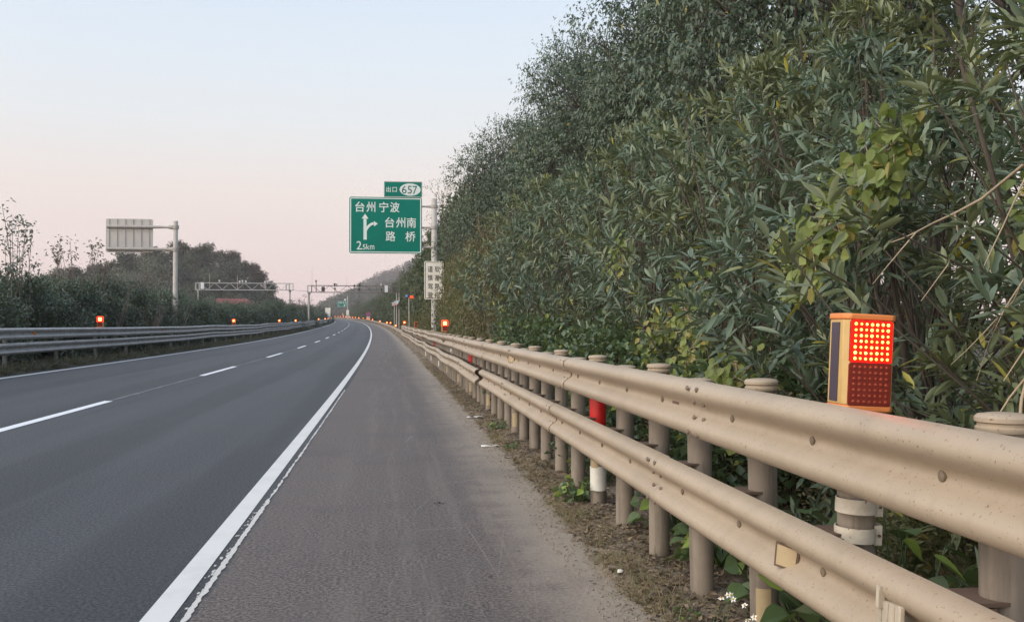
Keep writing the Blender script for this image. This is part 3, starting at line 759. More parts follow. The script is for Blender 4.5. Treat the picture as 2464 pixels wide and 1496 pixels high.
sp.build('solar_panel', M['solarpanel'], g2, (gx(2115), -.65, 3.85), (0, 0, radians(-25)))

g1 = empty('gantry', V(-14., 159.7, 0), head(160))
tag(g1, 'pale lattice gantry with white cameras over the opposite carriageway before the wooded hill', 'gantry')
hu = .1153 / 15.03
def hx(p): return (p - 2000) * hu
def hz(p): return 5.97 + (345 - p) * hu
truss(g1, hx(95), hx(2070), hz(345), hz(205), 12, .10, .7, M['gantry_pale'])
for p in (2000, 150):
    c = MB(); c.tube([(hx(p), 0, -.2), (hx(p), 0, 5.5), (hx(p), 0, 5.9)], [.12, .11, .24], 12); c.build('column', M['gantry_pale'], g1)
for p, t in ((380, 0), (935, 40), (1510, 55)): rod(g1, hx(p), hz(330), hz(t), .04, mat=M['pole'])
for p, z in ((578, 165), (985, 175), (1040, 165), (1112, 175), (1495, 180), (1545, 170)): camera_unit(g1, hx(p), hz(z), M['whitebox'], -.3, 1.0)
device(g1, hx(245), hz(265), .5, 1.05, .3, 'control_box', M['whitebox'])
for p in (1930, 1995): device(g1, hx(p), hz(285), .22, .95, .1, 'control_box', M['gantry_pale'])
mb = MB(); a = V(-13.5, 159.5, 6.0); b = V(-10.7, 151, 5.6); mb.tube([a, a.lerp(b, .5) - Vector((0, 0, .05)), b], .03, 6)
tag(mb.build('cable', M['gantry_dark']), 'thin cable strung between the two lattice gantries', 'cable')

# ------------------------------------------------------------------ small roadside posts and signs
bp = empty('beacon_pole', V(2.6, 99.4, 0)); tag(bp, 'slim pole with a blue and red flashing beacon behind the guardrail', 'beacon')
MB().tube([(0, 0, -.2), (-.05, 0, 4.05)], .05, 10).build('pole', M['pole'], bp)
MB().box((-.28, -.05, 4.2), (.24, .2, .2)).build('blue_light', M['bluelamp'], bp, bevel=.04)
MB().box((.22, -.05, 4.1), (.38, .2, .26)).build('red_light', M['redlamp'], bp, bevel=.04)
MB().box((-.02, 0, 4.2), (.3, .12, .3)).build('mount', M['darkbox'], bp)
bp = empty('beacon_pole', V(2.3, 149, 0)); tag(bp, 'short grey pole with a small solar cell and red light near the gantry column', 'beacon')
MB().tube([(0, 0, -.2), (0, 0, 4.0)], .055, 10).build('pole', M['pole'], bp)
MB().box((-.05, 0, 4.15), (.7, .5, .05), Matrix.Rotation(radians(25), 3, 'X')).build('solar_panel', M['solarpanel'], bp)
MB().box((.18, -.15, 3.95), (.22, .15, .2)).build('red_light', M['redlamp'], bp, bevel=.03)
fs = empty('exit_sign', V(2.8, 552, 0), head(552)); tag(fs, 'tiny far-off green road sign over the vanishing end of the road', 'road sign')
MB().tube([(0, 0, -.2), (0, 0, 13.2)], .2, 12).build('pole', M['pole'], fs)
pb = board('sign_panel', -5.6, 7.0, -.5, 10.3, .15, .09, M['green'], M['white'], fs, y0=-.3, inset=.06)
mb = MB()
for ch, x in zip('台州南路桥', (-5.2, -4.5, -3.8, -2.6, -1.6)): glyph(mb, ch, x, 8.95, x + .62, 9.75, .05, -.305)
mb.add([(-5.0, -.305, 7.5), (-4.6, -.305, 7.5), (-4.6, -.305, 8.1), (-5.0, -.305, 8.1)], [(0, 1, 2, 3)]); mb.add([(-2.2, -.305, 7.5), (-1.8, -.305, 7.4), (-1.3, -.305, 8.0), (-1.2, -.305, 8.45), (-1.7, -.305, 8.4), (-2.0, -.305, 8.0)], [(0, 1, 2, 3, 4, 5)])
mb.build('lettering', M['white'], pb, smooth=False)
MB().box((-2.6, 0, 9.3), (5.2, .2, .2)).box((-2.6, 0, 7.9), (5.2, .2, .2)).build('arm', M['pole'], fs)
mb = MB(); mb.add([(-1.35 + .62 * cos(2 * pi * k / 20), -.3, 11.0 + .5 * sin(2 * pi * k / 20)) for k in range(20)] + [(-1.35 + .62 * cos(2 * pi * k / 20), -.2, 11.0 + .5 * sin(2 * pi * k / 20)) for k in range(20)], [tuple(range(20)), tuple(range(39, 19, -1))] + [(k, 20 + k, 20 + (k + 1) % 20, (k + 1) % 20) for k in range(20)])
mb.build('exit_plate', M['white'], fs, smooth=False)
MB().prism(rrect(-.75, 2.6, .75, 5.3, .25), -.3, -.22).build('warning_board', M['cream'], fs, smooth=False)
ns = empty('no_stopping_sign', V(2.4, 343.7, 0), head(343)); tag(ns, 'round violet no-stopping sign with white plate standing among the far warning lamps', 'road sign')
MB().tube([(0, .1, -.2), (0, .1, 3.2)], .07, 10).build('pole', M['pole'], ns)
mb = MB(); n = 28; mb.prism([(.82 * cos(2 * pi * k / n), 2.7 + .82 * sin(2 * pi * k / n)) for k in range(n)], -.06, 0); dsk = mb.build('sign_disc', M['redring'], ns, smooth=False)
mb = MB(); mb.prism([(.64 * cos(2 * pi * k / n), 2.7 + .64 * sin(2 * pi * k / n)) for k in range(n)], -.066, -.058); mb.build('disc_face', M['purple'], dsk, smooth=False)
MB().box((0, -.071, 2.7), (1.2, .008, .13), Matrix.Rotation(radians(45), 3, 'Y')).box((0, -.071, 2.7), (1.2, .006, .13), Matrix.Rotation(radians(-45), 3, 'Y')).build('cross_bar', M['redring'], dsk, smooth=False)
MB().box((0, -.03, 1.62), (1.25, .05, .36)).build('name_plate', M['white'], ns, smooth=False)
wbd = empty('roadside_board', V(-10.35, 243, 0), head(243)); tag(wbd, 'white board on posts standing in the median just before the bend', 'road sign')
MB().prism(rrect(-.62, 2.35, .62, 3.8, .06), -.05, 0).build('board', M['cream'], wbd, smooth=False)
MB().prism(rrect(-.1, 1.2, .62, 2.3, .05), -.05, 0).build('board', M['white'], wbd, smooth=False)
MB().tube([(-.4, .05, -.2), (-.4, .05, 3.7)], .05, 8).tube([(.4, .05, -.2), (.4, .05, 3.7)], .05, 8).build('post', M['pole'], wbd)
ts = empty('delineator', V(2.3, 590, 0), head(590)); tag(ts, 'small orange and white pointed marker above the row of farthest lamps', 'marker')
MB().tube([(0, 0, -.2), (0, 0, 2.4)], .06, 8).build('pole', M['pole'], ts)
MB().prism([(-.35, 2.0), (.55, 1.7), (.1, 3.6), (-.35, 3.9)], -.05, 0).build('sign_plate', plain('pale_orange_plate', (.75, .42, .3), .4), ts, smooth=False)
fm = empty('roadside_board', V(3.3, 556, 0), head(556)); tag(fm, 'small pale board at the foot of the far green sign', 'road sign')
MB().prism(rrect(-.9, .9, .9, 2.6, .2), -.05, 0).build('board', M['cream'], fm, smooth=False); MB().tube([(0, .06, -.2), (0, .06, 2.4)], .07, 8).build('post', M['pole'], fm)
# ------------------------------------------------------------------ vegetation builders
def unit(a): return a / np.maximum(np.linalg.norm(a, axis=-1, keepdims=True), 1e-9)
def rvec(n, g): return unit(g.normal(0, 1, (n, 3)))
def leaf_arrays(P, D, L, Wd, g, kind='long', droop=.15, face=None):
    """P base points, D directions, L lengths, Wd full widths -> vertices and polygons of separate leaves"""
    n = len(P); D = unit(D)
    up = np.array([0, 0, 1.]) if face is None else face
    nrm = unit(up + g.normal(0, .45, (n, 3))); side = unit(np.cross(D, nrm)); nrm = np.cross(side, D)
    L = np.broadcast_to(L, n)[:, None]; Wd = np.broadcast_to(Wd, n)[:, None] / 2
    def pt(t, u, f=0.):
        q = P + D * L * t + side * Wd * u + nrm * (Wd * f)
        q = q.copy(); q[:, 2] -= droop * L[:, 0] * t * t; return q
    if kind == 'long':
        vs = [pt(0, 0), pt(.28, -.85, .35), pt(.28, 0), pt(.28, .85, .35), pt(.66, -.9, .35), pt(.66, 0), pt(.66, .9, .35), pt(1, 0)]
        tri = [(0, 2, 1), (0, 3, 2), (4, 5, 7), (5, 6, 7)]; quad = [(1, 2, 5, 4), (2, 3, 6, 5)]
    elif kind == 'diamond':
        vs = [pt(0, 0), pt(.42, -1, .4), pt(1, 0), pt(.42, 1, .4)]
        tri = [(0, 2, 1), (0, 3, 2)]; quad = []
    elif kind == 'broad':
        vs = [pt(0, 0), pt(.05, -.55, .1), pt(.34, -1., .25), pt(.62, -.8, .2), pt(1, 0), pt(.62, .8, .2), pt(.34, 1., .25), pt(.05, .55, .1), pt(.45, 0, -.08)]
        tri = [(8, i, i + 1) for i in range(0, 7)] + [(8, 7, 0)]; quad = []
    elif kind == 'blade':
        vs = [pt(0, -1), pt(0, 1), pt(.55, .7), pt(.55, -.7), pt(1, 0)]
        tri = [(3, 2, 4)]; quad = [(0, 1, 2, 3)]
    k = len(vs); Vv = np.stack(vs, 1).reshape(-1, 3)
    off = (np.arange(n) * k)[:, None, None]
    out_ = []
    if tri: out_.append((np.array(tri)[None] + off).reshape(-1, 3))
    if quad: out_.append((np.array(quad)[None] + off).reshape(-1, 4))
    return Vv, out_
def merge(parts):
    vs, t3, t4, b = [], [], [], 0
    for v, ps in parts:
        vs.append(v)
        for p in ps: (t3 if p.shape[1] == 3 else t4).append(p + b)
        b += len(v)
    return np.concatenate(vs), [np.concatenate(x) for x in (t3, t4) if x]
def tubes_np(paths, n=4):
    """many tapering tubes: list of (points (k,3), radii (k,))"""
    vs, qs, b = [], [], 0
    for pts, r in paths:
        pts = np.asarray(pts, float); r = np.broadcast_to(r, len(pts)); d = unit(np.gradient(pts, axis=0))
        a = np.where(np.abs(d[:, 2:3]) < .9, [[0, 0, 1.]], [[1., 0, 0]]); a = unit(np.cross(d, a)); b_ = np.cross(d, a)
        t = np.linspace(0, 2 * pi, n, endpoint=False)
        ring = pts[:, None] + (a[:, None] * np.cos(t)[None, :, None] + b_[:, None] * np.sin(t)[None, :, None]) * r[:, None, None]
        i = b + np.arange(len(pts) * n).reshape(len(pts), n); j = np.roll(i, -1, 1)
        qs.append(np.stack([i[:-1], j[:-1], j[1:], i[1:]], -1).reshape(-1, 4)); vs.append(ring.reshape(-1, 3)); b += len(pts) * n
    return np.concatenate(vs), [np.concatenate(qs)]
def curve_pts(p0, p1, g, k=5, bend=.12, sag=0.):
    p0, p1 = np.asarray(p0, float), np.asarray(p1, float); t = np.linspace(0, 1, k)[:, None]
    L = np.linalg.norm(p1 - p0); c = g.normal(0, bend * L, 3)
    return p0 + (p1 - p0) * t + c * (t * (1 - t) * 2) + np.array([0, 0, sag * L]) * (t * (1 - t) * 4)

def plant(name, loc, leaf, stem, lm, sm, ln='foliage', sn='stems', rz=0., scale=(1, 1, 1)):
    r = empty(name, loc, rz); r.scale = scale
    link(sn, stem, sm, r); link(ln, leaf, lm, r); return r

def oleander(seed, Hh=4.0, rad=1.35, ns=430, L=.165, width=.026):
    g = np.random.default_rng(seed)
    lob = g.uniform(0, 2 * pi, 6); la = g.uniform(.08, .22, 6)
    h = Hh * (g.uniform(.05, 1, ns) ** .8); a = g.uniform(0, 2 * pi, ns)
    rr = rad * (.62 + .5 * np.sin(np.clip(h / Hh, 0, 1) * pi * .85 + .35)) * (1 + sum(la[i] * np.sin((i + 1) * a + lob[i] + h * (i % 3)) for i in range(6)))
    rr *= np.where(g.uniform(0, 1, ns) < .72, g.uniform(.8, 1.05, ns), g.uniform(.3, .8, ns))
    rr *= np.clip((Hh * 1.04 - h) / (Hh * .28), .12, 1) ** .5
    rr = np.minimum(rr, 1.05 + np.clip(h - 1.2, 0, 9) * .9)
    T = np.stack([rr * np.cos(a), rr * np.sin(a), h], -1)
    A = unit(np.stack([np.cos(a), np.sin(a), .75 + 0 * a], -1) + g.normal(0, .38, (ns, 3)))
    m = 15; ti = np.tile(np.linspace(0, 1, m), ns); ref = np.repeat(np.arange(ns), m)
    Ar = A[ref]; rad_ = unit(np.cross(Ar, rvec(ns * m, g)))
    phi = np.radians(28 + 58 * ti + g.normal(0, 9, ns * m))[:, None]
    P = T[ref] - Ar * (ti * .22)[:, None]; D = Ar * np.cos(phi) + rad_ * np.sin(phi)
    Lf = L * g.uniform(.7, 1.2, ns * m) * (1.05 - .25 * np.abs(ti - .55))
    leaf = leaf_arrays(P, D, Lf, width * g.uniform(.75, 1.15, ns * m), g, 'long', .12)
    paths = []
    for i in g.choice(ns, int(ns * .3), replace=False):
        b = T[i] * np.array([.12, .12, 0]) + np.array([0, 0, max(0, T[i][2] - g.uniform(.8, 2.6))])
        paths.append((curve_pts(b, T[i], g, 4, .10, .08), np.linspace(.013, .004, 4)))
    for i in range(9):
        aa = g.uniform(0, 2 * pi); paths.append((curve_pts((.12 * cos(aa), .12 * sin(aa), -.1), (rad * .7 * cos(aa), rad * .7 * sin(aa), Hh * .85), g, 6, .06, .0), np.linspace(.03, .012, 6)))
    return np_mesh('foliage', *leaf, True), np_mesh('stems', *tubes_np(paths), True)

def tree(seed, Hh=12., base=3., rx=3., clumps=58, sprays=46, per=10, L=.155, Wd=.052, trunk=.15, kind='diamond', forward=0., clr=1.0, droop=.35, low_bias=1.):
    g = np.random.default_rng(seed)
    cc = []
    while len(cc) < clumps:
        p = g.uniform(-1, 1, 3); q = np.linalg.norm(p)
        if q < 1 and q > .35: cc.append(p)
    cc = np.array(cc); z = (cc[:, 2] + 1) / 2; z = z ** low_bias
    prof = np.sin(np.clip(z * .80 + .2, 0, 1) * pi) ** .6
    C = np.stack([cc[:, 0] * rx * (.55 + .5 * prof), cc[:, 1] * rx * (.55 + .5 * prof), base + (Hh - base) * z], -1)
    paths = [(np.array([[0, 0, -.3], [.05, .03, Hh * .2], [-.06 + g.normal(0, .1), g.normal(0, .1), Hh * .45], [g.normal(0, .25), g.normal(0, .25), Hh * .8]]), np.array([trunk * 1.2, trunk, trunk * .7, trunk * .2]))]
    for k in range(2):
        a = g.uniform(0, 2 * pi); paths.append((curve_pts((0, 0, .1 + .8 * k), (rx * .5 * cos(a), rx * .5 * sin(a), Hh * .65), g, 6, .05), np.linspace(trunk * .75, trunk * .2, 6)))
    P, D, Fc = [], [], []
    for c in C:
        z0 = max(.4, c[2] * g.uniform(.35, .7)); st = np.array([g.normal(0, .08), g.normal(0, .08), z0])
        pl = curve_pts(st, c, g, 6, .10, .05); paths.append((pl, np.linspace(trunk * .35, .012, 6)))
        cr_ = g.uniform(.65, 1.15) * clr
        n = int(sprays * cr_ ** 2 / clr ** 2); o = rvec(n, g) * (g.uniform(.25, 1, n) ** .5)[:, None] * np.array([1, 1, .8]) * cr_
        for q in o[: n // 4]: paths.append((curve_pts(c - (c - st) * .15, c + q, g, 3, .1), np.array([.010, .007, .004])))
        P.append(c + o); D.append(unit(o + g.normal(0, .35, (n, 3)) + np.array([0, 0, .1]))); Fc.append(unit(o * .9 + np.array([0, 0, .5 * cr_])))
    P, D = np.concatenate(P), np.concatenate(D); n = len(P); ref = np.repeat(np.arange(n), per)
    t = np.tile(np.linspace(0, 1, per), n)
    Pl = P[ref] + D[ref] * (t * .45 * clr)[:, None] + g.normal(0, .03, (n * per, 3)); Dl = unit(D[ref] * .5 + rvec(n * per, g) * .9 + np.array([0, 0, -.45]))
    leaf = leaf_arrays(Pl, Dl, L * g.uniform(.65, 1.25, n * per), Wd * g.uniform(.75, 1.2, n * per), g, kind, droop, np.concatenate(Fc)[ref])
    return np_mesh('crown', *leaf, True), np_mesh('trunk', *tubes_np(paths, 5), True)

def shrub(seed, Hh=2.6, rad=1.2, n=5200, L=.12, Wd=.045, stems=40, bare=.0):
    g = np.random.default_rng(seed); k = 60
    a = g.uniform(0, 2 * pi, k); hz_ = g.uniform(.08, 1, k); q = g.uniform(.35, 1, k) * rad * (1 - .55 * hz_ ** 2)
    C = np.stack([q * np.cos(a), q * np.sin(a), Hh * hz_ * .94], -1)
    ref = g.integers(0, k, n); P = C[ref] + rvec(n, g) * (g.uniform(0, 1, n) ** .45)[:, None] * .36 * rad ** .5
    P[:, 2] = np.abs(P[:, 2])
    D = unit(P - C[ref] + g.normal(0, .3, (n, 3)) + np.array([0, 0, .25]))
    leaf = leaf_arrays(P, D, L * g.uniform(.7, 1.25, n), Wd * g.uniform(.8, 1.2, n), g, 'diamond', .12)
    paths = [(curve_pts((g.normal(0, .1), g.normal(0, .1), -.05), C[i] * (1 + .15 * g.uniform()), g, 5, .07), np.linspace(.022, .006, 5)) for i in g.choice(k, min(k, stems), replace=False)]
    return np_mesh('foliage', *leaf, True), np_mesh('stems', *tubes_np(paths), True)

def sprout(seed, Hh=4.6, n=9, spread=.9, L=.16):
    """tall thin shoots with tufts of leaves near their ends"""
    g = np.random.default_rng(seed); paths, P, D = [], [], []
    for i in range(n):
        a = g.uniform(0, 2 * pi); h = Hh * g.uniform(.5, 1); tip = np.array([spread * cos(a) * g.uniform(.3, 1.2), spread * sin(a) * g.uniform(.3, 1), h])
        pl = curve_pts((.2 * cos(a), .2 * sin(a), 0), tip, g, 7, .06); paths.append((pl, np.linspace(.022, .007, 7)))
        for j in range(g.integers(1, 4)):
            t0 = g.uniform(.45, .9); b = pl[int(t0 * 6)]; e = b + np.array([g.normal(0, .22), g.normal(0, .22), g.uniform(.15, .55)]); paths.append((curve_pts(b, e, g, 4, .1), np.linspace(.010, .004, 4)))
            m = g.integers(7, 16); P.append(e + g.normal(0, .085, (m, 3))); D.append(unit(g.normal(0, .6, (m, 3)) + np.array([0, 0, .1])))
        m = g.integers(10, 22); P.append(tip + g.normal(0, .11, (m, 3)) * np.array([1, 1, 1.6])); D.append(unit(g.normal(0, .6, (m, 3)) + np.array([0, 0, .2])))
    P, D = np.concatenate(P), np.concatenate(D); k = len(P)
    return np_mesh('foliage', *leaf_arrays(P, D, L * g.uniform(.7, 1.2, k), .07, g, 'diamond', .3), True), np_mesh('stems', *tubes_np(paths), True)

# ------------------------------------------------------------------ oleanders behind the near guardrail
OL = [oleander(101, 4.0, 1.25, 360, .180, .036), oleander(102, 4.2, 1.2, 340, .17, .034), oleander(103, 3.7, 1.32, 360, .19, .038)]
M['oleander_olive'] = leafmat('olive_oleander_leaf', (.10, .128, .056), (.25, .29, .16), ((.38, .34, .06), .97), .42, .12, .45)
GO = 'oleander bushes crowded behind the beige guardrail'
front = [(3.45, 2.6, .90, 1.0), (3.55, 4.4, .80, 1.0), (3.65, 6.2, .84, 1.0), (3.75, 8.0, 1.0, 1.02), (3.85, 9.9, 1.05, 1.0), (3.85, 11.9, 1.08, 1.0), (3.9, 14.0, 1.12, 1.0), (3.95, 16.4, 1.2, 1.1), (3.95, 19, 1.25, 1.1), (4.0, 22, 1.3, 1.15), (4.0, 25.3, 1.3, 1.2), (4.0, 29, 1.3, 1.3)]
for i, (s, y, hs, ws) in enumerate(front):
    s += .32 * (i % 2) if i > 2 else 0
    l, st = OL[i % 3]
    r = plant('oleander_bush', V(s, y, 0), l, st, M['oleander_olive' if i in (1, 3, 6, 8) else 'oleander'], M['twig'], rz=i * 2.1, scale=(ws * .95, ws * .95, hs))
    tag(r, 'narrow-leaved oleander bush against the beige guardrail, %s along from the big warning lamp' % (ORD[i]) if i else 'narrow-leaved oleander bush just behind the big warning lamp', 'bush', GO)
back = [ (5.5, 10.4, 1.34), (5.6, 13.2, 1.4), (5.7, 16.4, 1.4), (5.7, 20.0, 1.45)]
for i, (s, y, hs) in enumerate(back):
    l, st = OL[(i + 1) % 3]
    r = plant('oleander_bush', V(s, y, 0), l, st, M['oleander'], M['twig'], rz=i * 1.3 + .5, scale=(1.15, 1.15, hs))
    tag(r, 'taller oleander bush rising behind the front row of oleanders', 'bush', 'oleander bushes of the second row')

# ------------------------------------------------------------------ tall trees above them
TRS = [tree(211, 11.5, 2.4, 3.0, 46, 20, 7, .15, .05, .16), tree(212, 12, 3.4, 2.9, 44, 22, 7, .15, .05, .17)]
TR = [tree(201, 12, 2.2, 2.7, 48, 125, 9, .11, .062, clr=1.15), tree(202, 12.4, 2.0, 2.5, 46, 125, 9, .115, .058, clr=1.1), tree(203, 11.6, 2.6, 2.8, 50, 125, 9, .105, .062, clr=1.2)]
tl = [(7.6, 6.5, 1.0, 'tree with dark bare limbs above the big warning lamp'), (8.2, 11, 1.02, 'tall leafy tree behind the second oleander row, next after the bare-limbed one'),
      (7.3, 15.5, 1.04, 'tall tree over the oleanders whose crown runs off the top edge'), (8.4, 20, 1.05, 'broad tree with sky showing through its branches mid-height'),
      (7.5, 26, 1.07, 'dense tree whose crown meets the top edge beside the open sky'), (7.6, 32.5, .92, 'tree forming the upper step of the crown outline against the sky'),
      (7.1, 38, 1.06, 'tree forming the second step of the crown outline, below the highest'), (6.9, 44.5, .92, 'tree forming the middle of the sloping crown outline'),
      (6.5, 50, 1.03, 'tree with drooping twigs at the lower part of the sloping crown outline'), (6.2, 56, .85, 'small-leaved tree just behind the thin tree at the sign pole'), (9.5, 34, 1.05, 'tree half hidden behind the crowns in the middle of the row'), (9.5, 46, 1.05, 'tree half hidden behind the lower crowns of the row')]
for i, (s, y, sc, lab) in enumerate(tl):
    c, t = TRS[i] if i < 2 else TR[i % 3]
    r = plant('roadside_tree', V(s, y, 0), c, t, M['canopy'], M['bark'], 'crown', 'trunk', i * 2.4, (.93 + .05 * (i % 3), .9, sc)); tag(r, lab, 'tree', 'tall trees behind the oleanders')
thin = tree(204, 11.7, .8, 2.2, 50, 16, 7, .15, .042, .07, droop=.3, clr=.9)
r = plant('roadside_tree', V(4.45, 63.2, 0), *thin, M['thin'], M['twig'], 'crown', 'trunk', .6, (1, 1, 1)); tag(r, 'sparse yellowish tree with sky between its leaves right behind the sign pole', 'tree')
r = plant('roadside_tree', V(5.9, 57.0, 0), *thin, M['thin'], M['twig'], 'crown', 'trunk', 2.6, (1.05, 1.05, 1.02)); tag(r, 'yellow-green tree between the sign pole and the dark crowns', 'tree')

# low brownish shrubs between the oleanders and the sign pole
SH = [shrub(301, 2.6, 1.2, 5200), shrub(302, 2.8, 1.1, 5200), shrub(303, 2.4, 1.35, 5200)]
for i, (s, y, h, m_) in enumerate([(3.7, 32.5, 1.7, 'drybush'), (3.9, 35.5, 1.9, 'drybush'), (3.7, 38.5, 1.7, 'thin'), (3.8, 41.5, 1.9, 'drybush'), (3.7, 44.5, 1.6, 'drybush'), (3.8, 47.6, 1.9, 'thin'), (3.7, 51, 1.6, 'drybush'), (4.0, 54.4, 1.9, 'drybush'), (4.6, 58, 1.8, 'drybush'), (4.6, 62.6, 1.9, 'thin'), (4.2, 67, 2.0, 'drybush')]):
    l, st = SH[i % 3]
    r = plant('shrub', V(s, y, 0), l, st, M[m_], M['cane'], rz=i * 1.7, scale=(1.15, 1.25, h))
    tag(r, 'brownish small-leaved shrub behind the rail, %s after the last oleander towards the sign pole' % ORD[i], 'shrub', 'brownish shrubs before the sign pole')

BL = [shrub(351, 1.7, .9, 2600, .10, .075), shrub(352, 1.5, 1.0, 2600, .095, .07)]
M['broad'] = leafmat('broad_shrub_leaf', (.05, .09, .045), (.14, .21, .10), ((.28, .32, .07), .96), .4, .2, .8)
for i, (s, y, h) in enumerate([(2.95, 7.6, .85), (3.0, 10.6, .95), (3.0, 13.2, 1.0), (3.05, 15.2, 1.05), (3.0, 17.8, 1.1), (3.0, 21, 1.2)]):
    l, st = BL[i % 2]; r = plant('broadleaf_shrub', V(s, y, 0), l, st, M['broad'], M['twig'], rz=i * 2.0, scale=(1, 1.1, h))
    tag(r, 'green broad-leaved shrub low in front of the oleanders, %s along from the big warning lamp' % ORD[i], 'shrub', 'broad-leaved shrubs at the foot of the oleanders')

# ------------------------------------------------------------------ the green wall beyond the sign
FW = [tree(401, 9., .2, 3.2, 60, 26, 6, .32, .13, .14, clr=1.15, droop=.2, low_bias=1.1), tree(402, 9.4, .2, 3.0, 60, 26, 6, .34, .14, .14, clr=1.15, droop=.2, low_bias=1.1), tree(403, 8.5, .2, 3.4, 60, 26, 6, .32, .13, .14, clr=1.2, droop=.2, low_bias=1.1)]
i = 0; y = 74.
while y < 560:
    l, t = FW[i % 3]; hgt = (1.0 + .12 * math.sin(i * 2.3)) * (1.35 if y < 130 else 1.12 if y < 240 else 1.0 if y < 380 else .9)
    s = 7.4 + .5 * math.sin(i * 1.7)
    r = plant('roadside_tree', V(s, y, 0), l, t, M['wall_tree'], M['bark'], 'crown', 'trunk', i * 1.9, (1.05, 1.2 if y > 200 else 1.05, hgt))
    tag(r, 'leafy tree in the green wall beyond the sign, clothed down to the ground', 'tree', 'trees of the green wall beyond the sign'); i += 1; y += 4.6 if y < 160 else 7.5 if y < 320 else 12.
i = 0; y = 78.
while y < 320:
    l, t = FW[(i + 1) % 3]
    r = plant('roadside_tree', V(11.5 + (i % 2), y, 0), l, t, M['wall_tree'], M['bark'], 'crown', 'trunk', i * 1.1, (1.2, 1.2, 1.15 + .1 * (i % 3)))
    tag(r, 'taller tree rising behind the green wall beyond the sign', 'tree', 'trees behind the green wall'); i += 1; y += 11
for i in range(16):
    y = 71 + 5.2 * i; l, st = SH[i % 3]
    r = plant('shrub', V(4.75 + .3 * (i % 2), y, 0), l, st, M['weed'] if i % 4 == 1 else M['wall_tree'], M['twig'], rz=i * 2.2, scale=(1.2, 1.5, 1.0 + .3 * (i % 3)))
    tag(r, 'green shrub at the foot of the green wall beyond the sign', 'shrub', 'shrubs at the foot of the green wall')

# ------------------------------------------------------------------ climbing vines with broad leaves
def vine(seed, pts, rad, n, L=.13):
    g = np.random.default_rng(seed); pts = np.array(pts, float); paths = [(pts + g.normal(0, .03, pts.shape), np.full(len(pts), .008))]
    ti = g.uniform(0, len(pts) - 1.001, n); i = ti.astype(int); f = (ti - i)[:, None]
    C = pts[i] * (1 - f) + pts[i + 1] * f; rr = np.interp(ti, np.arange(len(rad)), rad)
    P = C + rvec(n, g) * np.array([.5, 1, 1]) * (rr * g.uniform(.1, 1, n) ** .6)[:, None]
    D = unit(g.normal(0, .5, (n, 3)) + np.array([-.15, -.1, -.75])); face = unit(np.array([-.75, -.65, .45]) + g.normal(0, .35, (n, 3)))
    for k in range(0, n, 6): paths.append((curve_pts(C[k], P[k], g, 3, .1), np.array([.006, .004, .003])))
    return np_mesh('foliage', *leaf_arrays(P, D, L * g.uniform(.6, 1.25, n), L * .95 * g.uniform(.7, 1.2, n), g, 'broad', .1, face), False), np_mesh('stems', *tubes_np(paths), True)
VI = [(2.72, 5.3, [(.22, -.1, 2.75), (.1, 0, 2.6), (.12, .1, 2.45), (-.05, 0, 2.36)], [.12, .30, .34, .2], 150, .082, 'bright yellow-green broad-leaved vine high in the oleander above the big warning lamp'),
      (2.72, 5.5, [(-.02, .1, 2.35), (-.10, .2, 2.18), (-.2, .3, 2.02), (-.15, .4, 1.9)], [.2, .34, .34, .2], 150, .078, 'yellow-green vine hanging just above the big warning lamp, below the highest vine'),
      (2.75, 6.1, [(.1, .0, 2.25), (0, 0, 2.1), (-.05, .1, 1.95)], [.25, .36, .25], 90, .075, 'pale vine patch left of the vine above the big warning lamp'),
      (2.72, 8.6, [(.1, 0, 2.0), (-.05, .05, 1.8), (-.05, 0, 1.5)], [.25, .42, .25], 110, .072, 'light green vine spread over the middle oleander'),
      (2.6, 8.3, [(.1, 0, 1.45), (0, .15, 1.25), (.05, .3, 1.05)], [.25, .36, .25], 90, .07, 'light green vine trailing from the middle oleander down to the rail'),
      (2.7, 11.5, [(.1, 0, 2.6), (0, 0, 2.45), (0, .1, 2.3)], [.15, .3, .2], 45, .075, 'handful of lime-green vine leaves high on the middle oleander'),
      (2.75, 10.0, [(.1, 0, 1.6), (0, .1, 1.4), (0, .2, 1.25)], [.2, .34, .25], 80, .07, 'small vine patch above the red-banded post'),
      (2.9, 4.0, [(.1, .3, 2.15), (0, 0, 2.05), (0, -.3, 2.1)], [.2, .35, .2], 60, .085, 'dull yellow vine leaves behind the long pale dry cane'),
      (2.45, 6.7, [(.1, 0, 1.3), (-.05, .15, 1.15), (0, .3, 1.02)], [.25, .34, .25], 110, .07, 'low vine with pale leaves just behind the post caps'),
      (2.3, 3.1, [(.0, .1, 3.0), (-.05, 0, 2.85), (0, -.1, 2.7)], [.15, .25, .2], 26, .14, 'large-leaved green vine in the upper corner nearest the camera'),
      (2.45, 3.15, [(.05, .4, 1.52), (0, .1, 1.42), (-.05, -.1, 1.25), (0, -.3, 1.12)], [.12, .3, .35, .25], 150, .055, 'small-leaved creeper beside the nearest post cap')]
for k, (s, y, pts, rad, n, L, lab) in enumerate(VI):
    r = plant('vine', V(s, y, 0), *vine(500 + k, pts, rad, n, L), M['kudzu'] if k < 9 else M['weed'], M['cane']); tag(r, lab, 'vine', 'vines climbing over the oleanders')
